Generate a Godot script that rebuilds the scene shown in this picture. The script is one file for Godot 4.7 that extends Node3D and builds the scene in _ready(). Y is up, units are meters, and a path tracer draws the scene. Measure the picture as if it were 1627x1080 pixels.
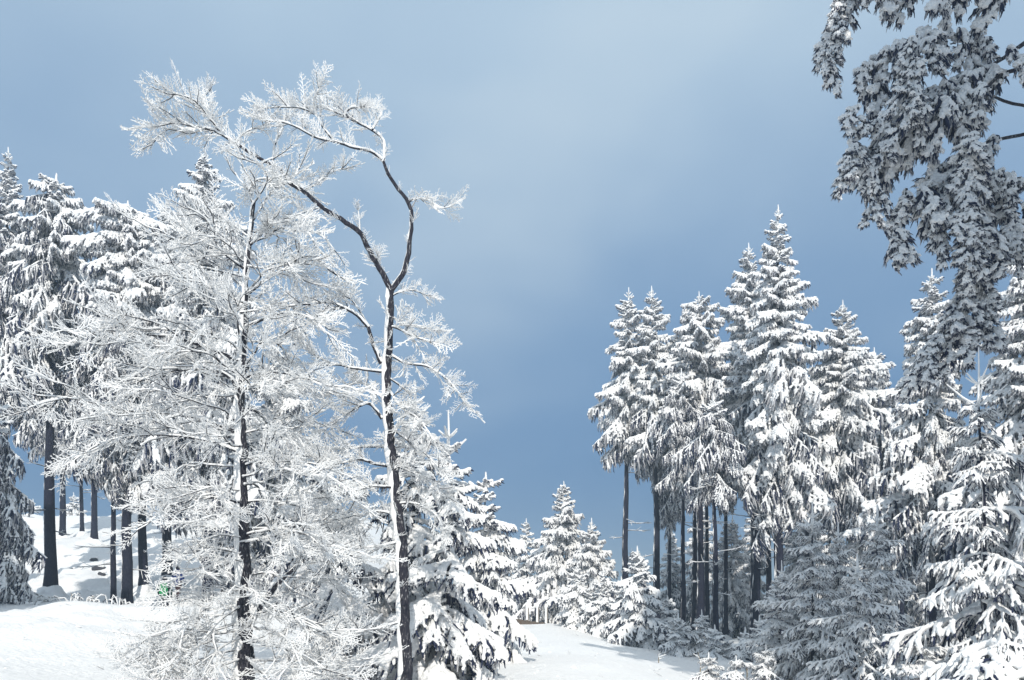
extends Node3D
# A snowy forest edge: frosted beeches and spruces round a small clearing, seen on a bright winter day.

const FOCAL := 1300.0      # of the lens, in pixels of a 1627 x 1080 picture
const LEVEL := 930.0       # the row of that picture that lies at eye height
const EYE := 1.6

var M := {}
var pools := {}
var rng := RandomNumberGenerator.new()
var lumps := FastNoiseLite.new()
var rolling := FastNoiseLite.new()
var names := {}


# ---------------------------------------------------------------- mesh tools
class Geo:
	var v := PackedVector3Array()
	var n := PackedVector3Array()
	var ix := PackedInt32Array()

	# a tapered tube through points p with radii r; jit roughens the radius, squash flattens it in height
	func tube(p: PackedVector3Array, r: PackedFloat32Array, sides: int, jit: float, rg: RandomNumberGenerator, squash := 1.0) -> void:
		var m := p.size()
		var up := Vector3.UP
		var t0 := (p[1] - p[0]).normalized()
		if absf(t0.y) > 0.9:
			up = Vector3.RIGHT
		var a := t0.cross(up).normalized()
		var first := v.size()
		for i in m:
			var t := t0
			if i > 0 and i < m - 1:
				t = (p[i + 1] - p[i - 1]).normalized()
			elif i == m - 1:
				t = (p[i] - p[i - 1]).normalized()
			a = (a - t * a.dot(t)).normalized()
			var b := t.cross(a)
			var rr := r[i]
			for k in sides:
				var an := TAU * k / sides
				var w := a * cos(an) + b * sin(an)
				var q := rr
				if jit > 0.0:
					q *= 1.0 + rg.randf_range(-jit, jit)
				var off := w * q
				off.y *= squash
				v.append(p[i] + off)
				n.append(w)
		for i in m - 1:
			var o := first + i * sides
			for k in sides:
				var k2 := (k + 1) % sides
				ix.append(o + k); ix.append(o + sides + k); ix.append(o + k2)
				ix.append(o + k2); ix.append(o + sides + k); ix.append(o + sides + k2)
		# closing tip and foot
		var te := (p[m - 1] - p[m - 2]).normalized()
		var e := v.size()
		v.append(p[m - 1] + te * r[m - 1] * 0.7); n.append(te)
		v.append(p[0]); n.append(-t0)
		var l := first + (m - 1) * sides
		for k in sides:
			var k2 := (k + 1) % sides
			ix.append(l + k); ix.append(e); ix.append(l + k2)
			ix.append(first + k2); ix.append(e + 1); ix.append(first + k)

	func cone(a: Vector3, b: Vector3, r: float) -> void:
		var t := (b - a).normalized()
		var s := t.cross(Vector3.UP if absf(t.y) < 0.9 else Vector3.RIGHT).normalized()
		var w := t.cross(s)
		var o := v.size()
		for k in 3:
			var d := s * cos(TAU * k / 3.0) + w * sin(TAU * k / 3.0)
			v.append(a + d * r); n.append(d)
		v.append(b); n.append(t)
		for k in 3:
			ix.append(o + k); ix.append(o + 3); ix.append(o + (k + 1) % 3)

	func tri(a: Vector3, b: Vector3, c: Vector3) -> void:
		var w := (c - a).cross(b - a).normalized()
		var o := v.size()
		v.append(a); v.append(b); v.append(c)
		n.append(w); n.append(w); n.append(w)
		ix.append(o); ix.append(o + 1); ix.append(o + 2)


# a distance field of joined tapered capsules, meshed as surface nets
class Blob:
	var f := PackedFloat32Array()
	var nx: int
	var ny: int
	var nz: int
	var c: float
	var o: Vector3

	func _init(lo: Vector3, hi: Vector3, cell: float) -> void:
		o = lo
		c = cell
		nx = int((hi.x - lo.x) / c) + 2
		ny = int((hi.y - lo.y) / c) + 2
		nz = int((hi.z - lo.z) / c) + 2
		f.resize(nx * ny * nz)
		f.fill(9.0)

	func cap(a: Vector3, b: Vector3, ra: float, rb: float, k: float, sy := 1.0) -> void:
		var m := maxf(ra, rb) + k + 2.0 * c
		var lo := (a.min(b) - Vector3(m, m, m) - o) / c
		var hi := (a.max(b) + Vector3(m, m, m) - o) / c
		var x0 := maxi(0, int(lo.x)); var x1 := mini(nx - 1, int(hi.x) + 1)
		var y0 := maxi(0, int(lo.y)); var y1 := mini(ny - 1, int(hi.y) + 1)
		var z0 := maxi(0, int(lo.z)); var z1 := mini(nz - 1, int(hi.z) + 1)
		var ab := b - a
		ab.y *= sy
		var inv := 1.0 / maxf(ab.length_squared(), 1e-9)
		var dr := rb - ra
		for y in range(y0, y1 + 1):
			var py := (o.y + y * c - a.y) * sy
			for z in range(z0, z1 + 1):
				var pz := o.z + z * c - a.z
				var at := (y * nz + z) * nx + x0
				for x in range(x0, x1 + 1):
					var p := Vector3(o.x + x * c - a.x, py, pz)
					var h := clampf(p.dot(ab) * inv, 0.0, 1.0)
					var d := (p - ab * h).length() - ra - dr * h
					var g := f[at]
					var s := k - absf(g - d)
					if s > 0.0:
						f[at] = minf(g, d) - s * s / (4.0 * k)
					elif d < g:
						f[at] = d
					at += 1

	func roughen(noise: FastNoiseLite, amp: float, freq: float, shift: Vector3) -> void:
		var at := 0
		for y in ny:
			for z in nz:
				for x in nx:
					if absf(f[at]) < 3.0 * c + amp:
						f[at] += amp * noise.get_noise_3d((o.x + x * c) * freq + shift.x, (o.y + y * c) * freq + shift.y, (o.z + z * c) * freq + shift.z)
					at += 1

	func nets(g: Geo) -> void:
		var sx := nx
		var sxz := nx * nz
		var id := PackedInt32Array()
		id.resize(f.size())
		id.fill(-1)
		var near := 3.5 * c
		var first := g.v.size()
		var cells := PackedInt32Array()
		for y in ny - 1:
			for z in nz - 1:
				var at := (y * nz + z) * nx
				for x in nx - 1:
					var i := at + x
					if absf(f[i]) > near:
						continue
					var d0 := f[i]; var d1 := f[i + 1]; var d2 := f[i + sx]; var d3 := f[i + sx + 1]
					var d4 := f[i + sxz]; var d5 := f[i + sxz + 1]; var d6 := f[i + sxz + sx]; var d7 := f[i + sxz + sx + 1]
					var inside := int(d0 < 0) + int(d1 < 0) + int(d2 < 0) + int(d3 < 0) + int(d4 < 0) + int(d5 < 0) + int(d6 < 0) + int(d7 < 0)
					if inside == 0 or inside == 8:
						continue
					var s := Vector3.ZERO
					var k := 0
					if (d0 < 0) != (d1 < 0): s += Vector3(d0 / (d0 - d1), 0, 0); k += 1
					if (d2 < 0) != (d3 < 0): s += Vector3(d2 / (d2 - d3), 0, 1); k += 1
					if (d4 < 0) != (d5 < 0): s += Vector3(d4 / (d4 - d5), 1, 0); k += 1
					if (d6 < 0) != (d7 < 0): s += Vector3(d6 / (d6 - d7), 1, 1); k += 1
					if (d0 < 0) != (d2 < 0): s += Vector3(0, 0, d0 / (d0 - d2)); k += 1
					if (d1 < 0) != (d3 < 0): s += Vector3(1, 0, d1 / (d1 - d3)); k += 1
					if (d4 < 0) != (d6 < 0): s += Vector3(0, 1, d4 / (d4 - d6)); k += 1
					if (d5 < 0) != (d7 < 0): s += Vector3(1, 1, d5 / (d5 - d7)); k += 1
					if (d0 < 0) != (d4 < 0): s += Vector3(0, d0 / (d0 - d4), 0); k += 1
					if (d1 < 0) != (d5 < 0): s += Vector3(1, d1 / (d1 - d5), 0); k += 1
					if (d2 < 0) != (d6 < 0): s += Vector3(0, d2 / (d2 - d6), 1); k += 1
					if (d3 < 0) != (d7 < 0): s += Vector3(1, d3 / (d3 - d7), 1); k += 1
					id[i] = g.v.size()
					cells.append(i)
					g.v.append(o + (Vector3(x, y, z) + s / k) * c)
					g.n.append(Vector3(d1 + d3 + d5 + d7 - d0 - d2 - d4 - d6, d4 + d5 + d6 + d7 - d0 - d1 - d2 - d3, d2 + d3 + d6 + d7 - d0 - d1 - d4 - d5).normalized())
		for i in cells:
			var neg := f[i] < 0
			if neg != (f[i + 1] < 0): _quad(g, id, i, i - sxz, i - sxz - sx, i - sx, neg)
			if neg != (f[i + sxz] < 0): _quad(g, id, i, i - sx, i - sx - 1, i - 1, neg)
			if neg != (f[i + sx] < 0): _quad(g, id, i, i - 1, i - 1 - sxz, i - sxz, neg)

	func _quad(g: Geo, id: PackedInt32Array, a: int, b: int, cc: int, d: int, neg: bool) -> void:
		if b < 0 or cc < 0 or d < 0:
			return
		var p := id[a]; var q := id[b]; var r := id[cc]; var s := id[d]
		if p < 0 or q < 0 or r < 0 or s < 0:
			return
		if neg:
			g.ix.append_array(PackedInt32Array([p, r, q, p, s, r]))
		else:
			g.ix.append_array(PackedInt32Array([p, q, r, p, r, s]))


func mesh_of(parts: Array) -> ArrayMesh:
	var m := ArrayMesh.new()
	for pr in parts:
		var g: Geo = pr[0]
		if g.ix.is_empty():
			continue
		var a := []
		a.resize(Mesh.ARRAY_MAX)
		a[Mesh.ARRAY_VERTEX] = g.v
		a[Mesh.ARRAY_NORMAL] = g.n
		a[Mesh.ARRAY_INDEX] = g.ix
		m.add_surface_from_arrays(Mesh.PRIMITIVE_TRIANGLES, a)
		m.surface_set_material(m.get_surface_count() - 1, pr[1])
	return m


func numbered(called: String) -> String:
	if not names.has(called):
		names[called] = 0
		return called
	names[called] += 1
	return "%s_%03d" % [called, names[called]]


func piece(called: String, mesh: Mesh, parent: Node3D, at := Transform3D.IDENTITY) -> MeshInstance3D:
	var o := MeshInstance3D.new()
	if parent == self:
		o.name = numbered(called)
	else:
		var counts: Dictionary = parent.get_meta("counts", {})
		o.name = called if not counts.has(called) else "%s_%03d" % [called, counts[called]]
		counts[called] = counts.get(called, 0) + 1
		parent.set_meta("counts", counts)
	o.mesh = mesh
	o.transform = at
	parent.add_child(o, true)
	return o


func tag(o: Node3D, label: String, category: String, group := "") -> void:
	o.set_meta("label", label)
	o.set_meta("category", category)
	if group:
		o.set_meta("group", group)


func thing(called: String, label: String, category: String, at: Vector3, group := "") -> Node3D:
	var o := Node3D.new()
	o.name = numbered(called)
	o.position = at
	add_child(o)
	tag(o, label, category, group)
	return o


func copies(called: String, mesh: Mesh, where: Array, parent: Node3D) -> void:
	if where.is_empty():
		return
	var mm := MultiMesh.new()
	mm.transform_format = MultiMesh.TRANSFORM_3D
	mm.mesh = mesh
	mm.instance_count = where.size()
	for i in where.size():
		mm.set_instance_transform(i, where[i])
	var o := MultiMeshInstance3D.new()
	o.name = called
	o.multimesh = mm
	o.set_meta("kind", "stuff")
	parent.add_child(o, true)


func seeded(n: int) -> RandomNumberGenerator:
	var r := RandomNumberGenerator.new()
	r.seed = n * 7919 + 13
	return r


# ---------------------------------------------------------------- lie of the land
func along(d: float, t: Array) -> float:
	if d <= t[0][0]:
		return t[0][1]
	for i in range(1, t.size()):
		if d < t[i][0]:
			var s: float = (d - t[i - 1][0]) / (t[i][0] - t[i - 1][0])
			s = lerpf(s, s * s * (3.0 - 2.0 * s), 0.5)
			return lerpf(t[i - 1][1], t[i][1], s)
	return t[-1][1]

const LEFT := [[0, 0], [12, 0.2], [30, 0.79], [33, 0.82], [36, 0.75], [40, 1.05], [46, 2.2], [60, 5.0], [75, 8.0], [100, 8.5], [160, 2.0], [400, -30.0], [3000, -60.0]]
const MID := [[0, 0], [12, -0.3], [20, -0.72], [35, -0.78], [50, -0.7], [56, -1.0], [70, -1.6], [100, -4.0], [200, -18.0], [400, -40.0], [3000, -60.0]]
const RIGHT := [[0, 0], [15, -0.9], [30, -1.65], [45, -1.6], [55, -2.0], [70, -4.0], [100, -9.0], [200, -25.0], [400, -42.0], [3000, -60.0]]

func ground(x: float, z: float) -> float:
	var d := -z
	var l := smoothstep(-4.5, -14.5, x)
	var r := smoothstep(1.5, 8.0, x)
	var y := along(d, MID)
	if l > 0.0:
		y = lerpf(y, along(d, LEFT), l)
	if r > 0.0:
		y = lerpf(y, along(d, RIGHT), r)
	y -= 0.85 * exp(-((x + 15.6) ** 2 + (d - 38.5) ** 2) / 10.0)
	if l > 0.0 and d > 32.0 and d < 90.0:
		y += l * smoothstep(32.0, 40.0, d) * (rolling.get_noise_2d(x * 3.0 + 7.0, z * 3.0) * 0.4 + rolling.get_noise_2d(x * 9.0, z * 9.0 + 50.0) * 0.14)
	if l > 0.0 and d > 14.0 and d < 40.0:
		y += l * smoothstep(14.0, 26.0, d) * smoothstep(40.0, 34.0, d) * (rolling.get_noise_2d(x * 2.2 + 31.0, z * 2.2) * 0.3 + rolling.get_noise_2d(x * 7.0, z * 7.0 + 11.0) * 0.1)
	var near := clampf(1.0 - d / 160.0, 0.15, 1.0)
	y += rolling.get_noise_2d(x, z) * 0.16 * near + rolling.get_noise_2d(x * 4.0 + 90.0, z * 4.0) * 0.05 * near
	return y

func spot(px: float, d: float) -> Vector3:
	var x := (px - 813.5) / FOCAL * d
	return Vector3(x, ground(x, -d), -d)

func at(px: float, py: float, d: float) -> Vector3:
	return Vector3((px - 813.5) / FOCAL * d, EYE + (LEVEL - py) / FOCAL * d, -d)


# ---------------------------------------------------------------- materials
func noise_tex(freq: float, normal: bool, strength: float, sd: int, ramp: Gradient = null) -> NoiseTexture2D:
	var n := FastNoiseLite.new()
	n.seed = sd
	n.frequency = freq
	n.fractal_octaves = 5
	var t := NoiseTexture2D.new()
	t.width = 512
	t.height = 512
	t.seamless = true
	t.noise = n
	t.as_normal_map = normal
	if normal:
		t.bump_strength = strength
	if ramp:
		t.color_ramp = ramp
	return t


func matte(c: Color, rough := 0.9, spec := 0.3) -> StandardMaterial3D:
	var m := StandardMaterial3D.new()
	m.albedo_color = c.linear_to_srgb()
	m.roughness = rough
	m.metallic_specular = spec
	return m


func ramp(stops: Array) -> Gradient:
	var g := Gradient.new()
	var o := PackedFloat32Array()
	var c := PackedColorArray()
	for s in stops:
		o.append(s[0])
		c.append((s[1] as Color).linear_to_srgb())
	g.offsets = o
	g.colors = c
	return g


func make_materials() -> void:
	var grain := noise_tex(0.02, true, 6.0, 3)
	var s := matte(Color(0.87, 0.868, 0.86), 0.75, 0.3)
	s.normal_enabled = true
	s.normal_texture = grain
	s.normal_scale = 0.7
	s.uv1_triplanar = true
	s.uv1_world_triplanar = true
	s.uv1_scale = Vector3.ONE * 0.9
	M.snow = s
	var gs := s.duplicate()
	gs.uv1_scale = Vector3.ONE * 0.35
	gs.normal_scale = 1.0
	M.ground = gs
	M.rime = matte(Color(0.9, 0.9, 0.895), 0.85, 0.25)
	M.rime.backlight_enabled = true
	M.rime.backlight = Color(0.4, 0.4, 0.4)
	M.needle = matte(Color(0.021, 0.028, 0.064), 0.8, 0.3)
	M.frosted = matte(Color(0.47, 0.47, 0.485), 0.9, 0.2)
	var b := matte(Color.WHITE, 0.9, 0.25)
	b.albedo_texture = noise_tex(0.03, false, 1.0, 8, ramp([[0.0, Color(0.014, 0.014, 0.022)], [0.5, Color(0.032, 0.031, 0.042)], [0.74, Color(0.07, 0.066, 0.07)], [0.79, Color(0.4, 0.4, 0.41)], [1.0, Color(0.7, 0.7, 0.7)]]))
	b.normal_enabled = true
	b.normal_texture = noise_tex(0.03, true, 10.0, 8)
	b.uv1_triplanar = true
	b.uv1_scale = Vector3(1.6, 0.35, 1.6)
	M.bark = b
	var tb := b.duplicate()
	tb.albedo_texture = noise_tex(0.03, false, 1.0, 12, ramp([[0.0, Color(0.010, 0.011, 0.023)], [0.5, Color(0.019, 0.021, 0.040)], [0.8, Color(0.043, 0.042, 0.052)], [1.0, Color(0.15, 0.15, 0.155)]]))
	M.spruce_bark = tb
	M.earth = matte(Color(0.12, 0.095, 0.075), 0.95, 0.2)
	M.straw = matte(Color(0.30, 0.24, 0.16), 0.95, 0.2)
	M.rock = matte(Color(0.06, 0.06, 0.07), 0.9, 0.3)
	M.wood = matte(Color(0.30, 0.27, 0.24), 0.9, 0.2)


# ---------------------------------------------------------------- boughs (unit length along +x, y up)
func bend(p: PackedVector3Array, s: float) -> Vector3:
	var k := clampf(s, 0.0, 0.9999) * (p.size() - 1)
	var i := int(k)
	return p[i].lerp(p[i + 1], k - i)


# o: droop, tip (upturn), wide, step, hang (sag of side twigs), strands, strand_length, snow (thickness), cell, rough, fingers
func make_bough(sd: int, o: Dictionary) -> ArrayMesh:
	var r := seeded(sd)
	var snow := Geo.new()
	var dark := Geo.new()
	var pale := Geo.new()
	var cell: float = o.get("cell", 0.016)
	var axis := PackedVector3Array()
	var wob := r.randf_range(-0.07, 0.07)
	for i in 11:
		var t := i / 10.0
		axis.append(Vector3(t, -o.droop * pow(t, 1.7) + o.tip * pow(t, 4.0) + r.randf_range(-0.006, 0.006), wob * sin(t * 4.0) + r.randf_range(-0.01, 0.01)))
	var twigs := []     # polylines of the side twigs with a radius
	var t := 0.14
	var side := 1.0
	while t < 0.985:
		var ax := (bend(axis, t + 0.03) - bend(axis, t - 0.03)).normalized()
		var ang := deg_to_rad(r.randf_range(44, 66) * (1.0 - 0.4 * t))
		var l: float = o.wide * pow(sin(PI * (0.1 + 0.86 * pow(t, 0.85))), 0.75) * r.randf_range(0.6, 1.15) + 0.03
		var dir := (ax * cos(ang) + Vector3(0, r.randf_range(-0.15, 0.15), side).normalized() * sin(ang)).normalized()
		var p := PackedVector3Array()
		var b := bend(axis, t)
		var curl := r.randf_range(0.1, 0.3)
		for k in 5:
			var s := k / 4.0
			p.append(b + dir * l * s + ax * curl * l * s * s * 0.4 + Vector3(0, -o.hang * l * s * s * r.randf_range(0.85, 1.15), 0))
		twigs.append([p, 1.0])
		# second order
		if l > 0.12 and o.get("fingers", 0) > 0:
			for q in o.fingers:
				for sg in [-1.0, 1.0]:
					var s2 := r.randf_range(0.3, 0.75)
					var d2 := (dir.rotated(Vector3.UP, sg * deg_to_rad(r.randf_range(35, 55)))).normalized()
					var l2 := l * r.randf_range(0.25, 0.5)
					var p2 := PackedVector3Array()
					var b2 := bend(p, s2)
					for k in 3:
						var s := k / 2.0
						p2.append(b2 + d2 * l2 * s + Vector3(0, -o.hang * 1.2 * l2 * s * s - 0.1 * l2 * s, 0))
					twigs.append([p2, 0.8])
		side = -side
		t += o.step * r.randf_range(0.7, 1.3)
	# the tip
	var lo := Vector3(-0.05, -0.1, -0.1)
	var hi := Vector3(1.1, 0.15, 0.1)
	for w in twigs:
		for q in w[0]:
			lo = lo.min(q); hi = hi.max(q)
	for q in axis:
		lo = lo.min(q); hi = hi.max(q)
	var m: Vector3 = Vector3.ONE * (0.1 + o.snow)
	var bl := Blob.new(lo - m, hi + m, cell)
	var th: float = o.snow
	var kk: float = th * o.get("join", 0.7)
	for i in 10:
		var u := i / 10.0
		if u < o.get("bare", 0.0):
			continue
		var up := Vector3(0, th * 0.55, 0)
		bl.cap(axis[i] + up, axis[i + 1] + up, th * (1.25 - 0.55 * u) * r.randf_range(0.75, 1.2), th * (1.2 - 0.6 * u), kk, 1.25)
	for w in twigs:
		var p: PackedVector3Array = w[0]
		var g: float = w[1] * r.randf_range(0.7, 1.15)
		if r.randf() < o.get("lost", 0.12):
			continue
		var last := p.size() - 1
		for i in last:
			var u := float(i) / last
			var up := Vector3(0, th * 0.45, 0)
			bl.cap(p[i] + up, p[i + 1] + up, th * g * (1.0 - 0.35 * u), th * g * (0.9 - 0.4 * u) , kk, 1.15)
	bl.roughen(lumps, th * o.get("rough", 0.5), 1.0, Vector3(sd * 3.1, 0, 0))
	bl.nets(snow)
	# green wood below the snow
	var ra := PackedFloat32Array()
	for i in 11:
		ra.append(0.024 - 0.014 * i / 10.0)
	dark.tube(axis, ra, 5, 0.1, r)
	var nr: float = o.get("needle", 0.02)
	var reach: float = o.get("reach", 0.35)
	for w in twigs:
		var p: PackedVector3Array = w[0]
		var q := PackedVector3Array()
		var rq := PackedFloat32Array()
		var last := p.size() - 1
		for i in p.size():
			q.append(p[i] - Vector3(0, th * 0.35, 0) + (p[last] - p[last - 1]) * (reach if i == last else 0.0))
			rq.append(nr * w[1] * (0.7 if i == 0 else 1.0) * (0.45 if i == last else 1.0))
		(pale if r.randf() < o.get("pale", 0.3) else dark).tube(q, rq, 5, 0.35, r)
		if o.get("spikes", 0) > 0:
			for j in int(o.spikes):
				var s := r.randf_range(0.2, 1.0)
				var b := bend(q, s)
				var dd := (bend(q, minf(s + 0.1, 0.999)) - bend(q, s - 0.15)).normalized()
				var out := Vector3(r.randf_range(-1, 1), r.randf_range(-1.0, 0.5), r.randf_range(-1, 1)).normalized()
				dark.cone(b, b + (dd * 0.7 + out).normalized() * nr * r.randf_range(1.6, 2.6), nr * 0.28)
	# hanging branchlets
	for j in int(o.strands):
		var b: Vector3
		var outw := Vector3.ZERO
		if r.randf() < 0.3:
			b = bend(axis, r.randf_range(0.1, 0.98))
		else:
			var w: Array = twigs[r.randi() % twigs.size()]
			b = bend(w[0], r.randf_range(0.15, 1.0))
			outw = (w[0][-1] - w[0][0]).normalized() * 0.35
		var l: float = o.strand_length * r.randf_range(0.35, 1.15)
		var d := (Vector3(r.randf_range(-0.25, 0.25), -1, r.randf_range(-0.25, 0.25)) + outw).normalized()
		var p := PackedVector3Array([b, b + d * l * 0.5 + Vector3(r.randf_range(-0.1, 0.1), 0, r.randf_range(-0.1, 0.1)) * l * 0.5, b + d.lerp(Vector3.DOWN, 0.5) * l])
		var w0: float = o.get("strand_radius", 0.013) * r.randf_range(0.7, 1.3)
		(pale if r.randf() < o.get("pale_strand", 0.5) else dark).tube(p, PackedFloat32Array([w0, w0 * 0.9, w0 * 0.3]), 4, 0.3, r)
	return mesh_of([[snow, M.snow], [dark, M.needle], [pale, M.frosted]])


# a hanging bough tip clotted with snow, hanging along +x, its open side up y
func make_clump(sd: int) -> ArrayMesh:
	var r := seeded(sd)
	var snow := Geo.new()
	var dark := Geo.new()
	var pale := Geo.new()
	var bl := Blob.new(Vector3(-0.15, -0.3, -0.4), Vector3(1.2, 0.4, 0.4), 0.0155)
	var axis := PackedVector3Array()
	var wob := r.randf_range(-0.1, 0.1)
	for i in 9:
		axis.append(Vector3(i / 8.0, 0.05 * sin(i * 0.5), wob * sin(i * 0.6)))
	var heads := []
	for k in 34:
		var t := pow(r.randf(), 0.9)
		var a := r.randf_range(-1.9, 1.9)
		var w := (0.06 + 0.15 * sin(PI * clampf(0.12 + 0.8 * t, 0.0, 1.0))) * sqrt(r.randf_range(0.1, 1.0))
		var c := bend(axis, t) + Vector3(r.randf_range(-0.03, 0.03), cos(a) * w * 0.7, sin(a) * w)
		heads.append([bend(axis, maxf(t - 0.12, 0.0)), c, a])
		if r.randf() < 0.74:
			var s := r.randf_range(0.032, 0.066)
			var away := Vector3(r.randf_range(0.2, 1.0), cos(a) * 0.5, sin(a)).normalized()
			var b: Vector3 = bend(axis, maxf(t - 0.16, 0.0))
			bl.cap(b.lerp(c, 0.45) + Vector3(0, 0.02, 0), c, s * 0.62, s * 0.85, 0.05)
			bl.cap(c, c + away * s * r.randf_range(0.8, 2.4), s * 0.85, s * r.randf_range(0.25, 0.5), 0.045)
	bl.roughen(lumps, 0.045, 1.3, Vector3(sd * 2.3, 1, 0))
	bl.nets(snow)
	dark.tube(axis, PackedFloat32Array([0.03, 0.028, 0.025, 0.022, 0.02, 0.018, 0.016, 0.013, 0.01]), 5, 0.15, r)
	for h in heads:
		var b: Vector3 = h[0]
		var c: Vector3 = h[1]
		var e := c + (c - b) * r.randf_range(0.15, 0.5) + Vector3(0.04, 0, 0)
		dark.tube(PackedVector3Array([b, b.lerp(c, 0.55) + Vector3(-0.02, 0, 0), c - Vector3(0, 0.03, 0), e]), PackedFloat32Array([0.022, 0.032, 0.036, 0.014]), 5, 0.3, r)
		for j in 12:
			var q := b.lerp(e, r.randf_range(0.2, 1.0)) - Vector3(0, r.randf_range(0.0, 0.05), 0)
			var d := (Vector3(1.0, r.randf_range(-0.5, 0.3), r.randf_range(-0.5, 0.5)) + (c - b).normalized() * 0.6).normalized()
			var l := r.randf_range(0.05, 0.16)
			(pale if r.randf() < 0.5 else dark).tube(PackedVector3Array([q, q + d * l * 0.55, q + d * l + Vector3(l * 0.15, 0, 0)]), PackedFloat32Array([0.011, 0.01, 0.004]), 4, 0.3, r)
	return mesh_of([[snow, M.snow], [dark, M.needle], [pale, M.frosted]])


# a spray of twigs furred with rime, unit length along +x
func make_spray(sd: int, spread: float, lift: float, fur := 1.0) -> ArrayMesh:
	var r := seeded(sd)
	var white := Geo.new()
	var dark := Geo.new()
	var axis := PackedVector3Array()
	var ra := PackedFloat32Array()
	var y := 0.0
	var z := 0.0
	var dy := r.randf_range(-0.05, 0.05)
	var dz := r.randf_range(-0.06, 0.06)
	for i in 10:
		axis.append(Vector3(i / 9.0, y, z))
		ra.append((0.02 - 0.008 * i / 9.0) * fur)
		dy += r.randf_range(-0.025, 0.03)
		dz += r.randf_range(-0.035, 0.035)
		y += dy * 0.5
		z += dz * 0.5
	white.tube(axis, ra, 5, 0.25, r)
	var core := PackedVector3Array()
	var rc := PackedFloat32Array()
	for i in 7:
		core.append(axis[i] + Vector3(0, -0.014, 0.004))
		rc.append(0.016 - 0.0014 * i)
	if fur < 0.9:
		dark.tube(core, rc, 4, 0.1, r)
	var t := 0.08
	var side := 1.0 if r.randf() < 0.5 else -1.0
	while t < 0.98:
		var ax := (bend(axis, t + 0.05) - bend(axis, t - 0.05)).normalized()
		var ang := deg_to_rad(r.randf_range(32, 58))
		var l := (0.42 * (1.0 - t) + 0.1) * r.randf_range(0.55, 1.2) * spread
		var out := Vector3(0, lift + r.randf_range(-0.45, 0.45), side).normalized()
		var dir := (ax * cos(ang) + out * sin(ang)).normalized()
		var p := PackedVector3Array()
		var rr := PackedFloat32Array()
		var b := bend(axis, t)
		var cur := Vector3(r.randf_range(-0.3, 0.4), r.randf_range(-0.2, 0.35), r.randf_range(-0.3, 0.3))
		for k in 4:
			var s := k / 3.0
			p.append(b + dir * l * s + cur * l * s * s * 0.5)
			rr.append((0.017 - 0.007 * s) * fur)
		white.tube(p, rr, 4, 0.25, r)
		var n := int(l / 0.06)
		var sg := 1.0
		for k in n:
			var s := (k + r.randf_range(0.6, 1.1)) / (n + 0.6)
			var q := bend(p, s)
			var d2 := (dir * 0.75 + dir.cross(out).cross(dir).normalized() * sg * 0.7 + Vector3(0, r.randf_range(-0.25, 0.45), 0)).normalized()
			var l2 := r.randf_range(0.035, 0.1) * (1.0 - 0.3 * s)
			white.tube(PackedVector3Array([q, q + d2 * l2 * 0.6, q + d2 * l2 + dir * l2 * 0.15]), PackedFloat32Array([0.0125 * fur, 0.0115 * fur, 0.007 * fur]), 4, 0.2, r)
			sg = -sg
		side = -side
		t += 0.068 * r.randf_range(0.7, 1.4)
	return mesh_of([[white, M.rime], [dark, M.bark]])


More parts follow.
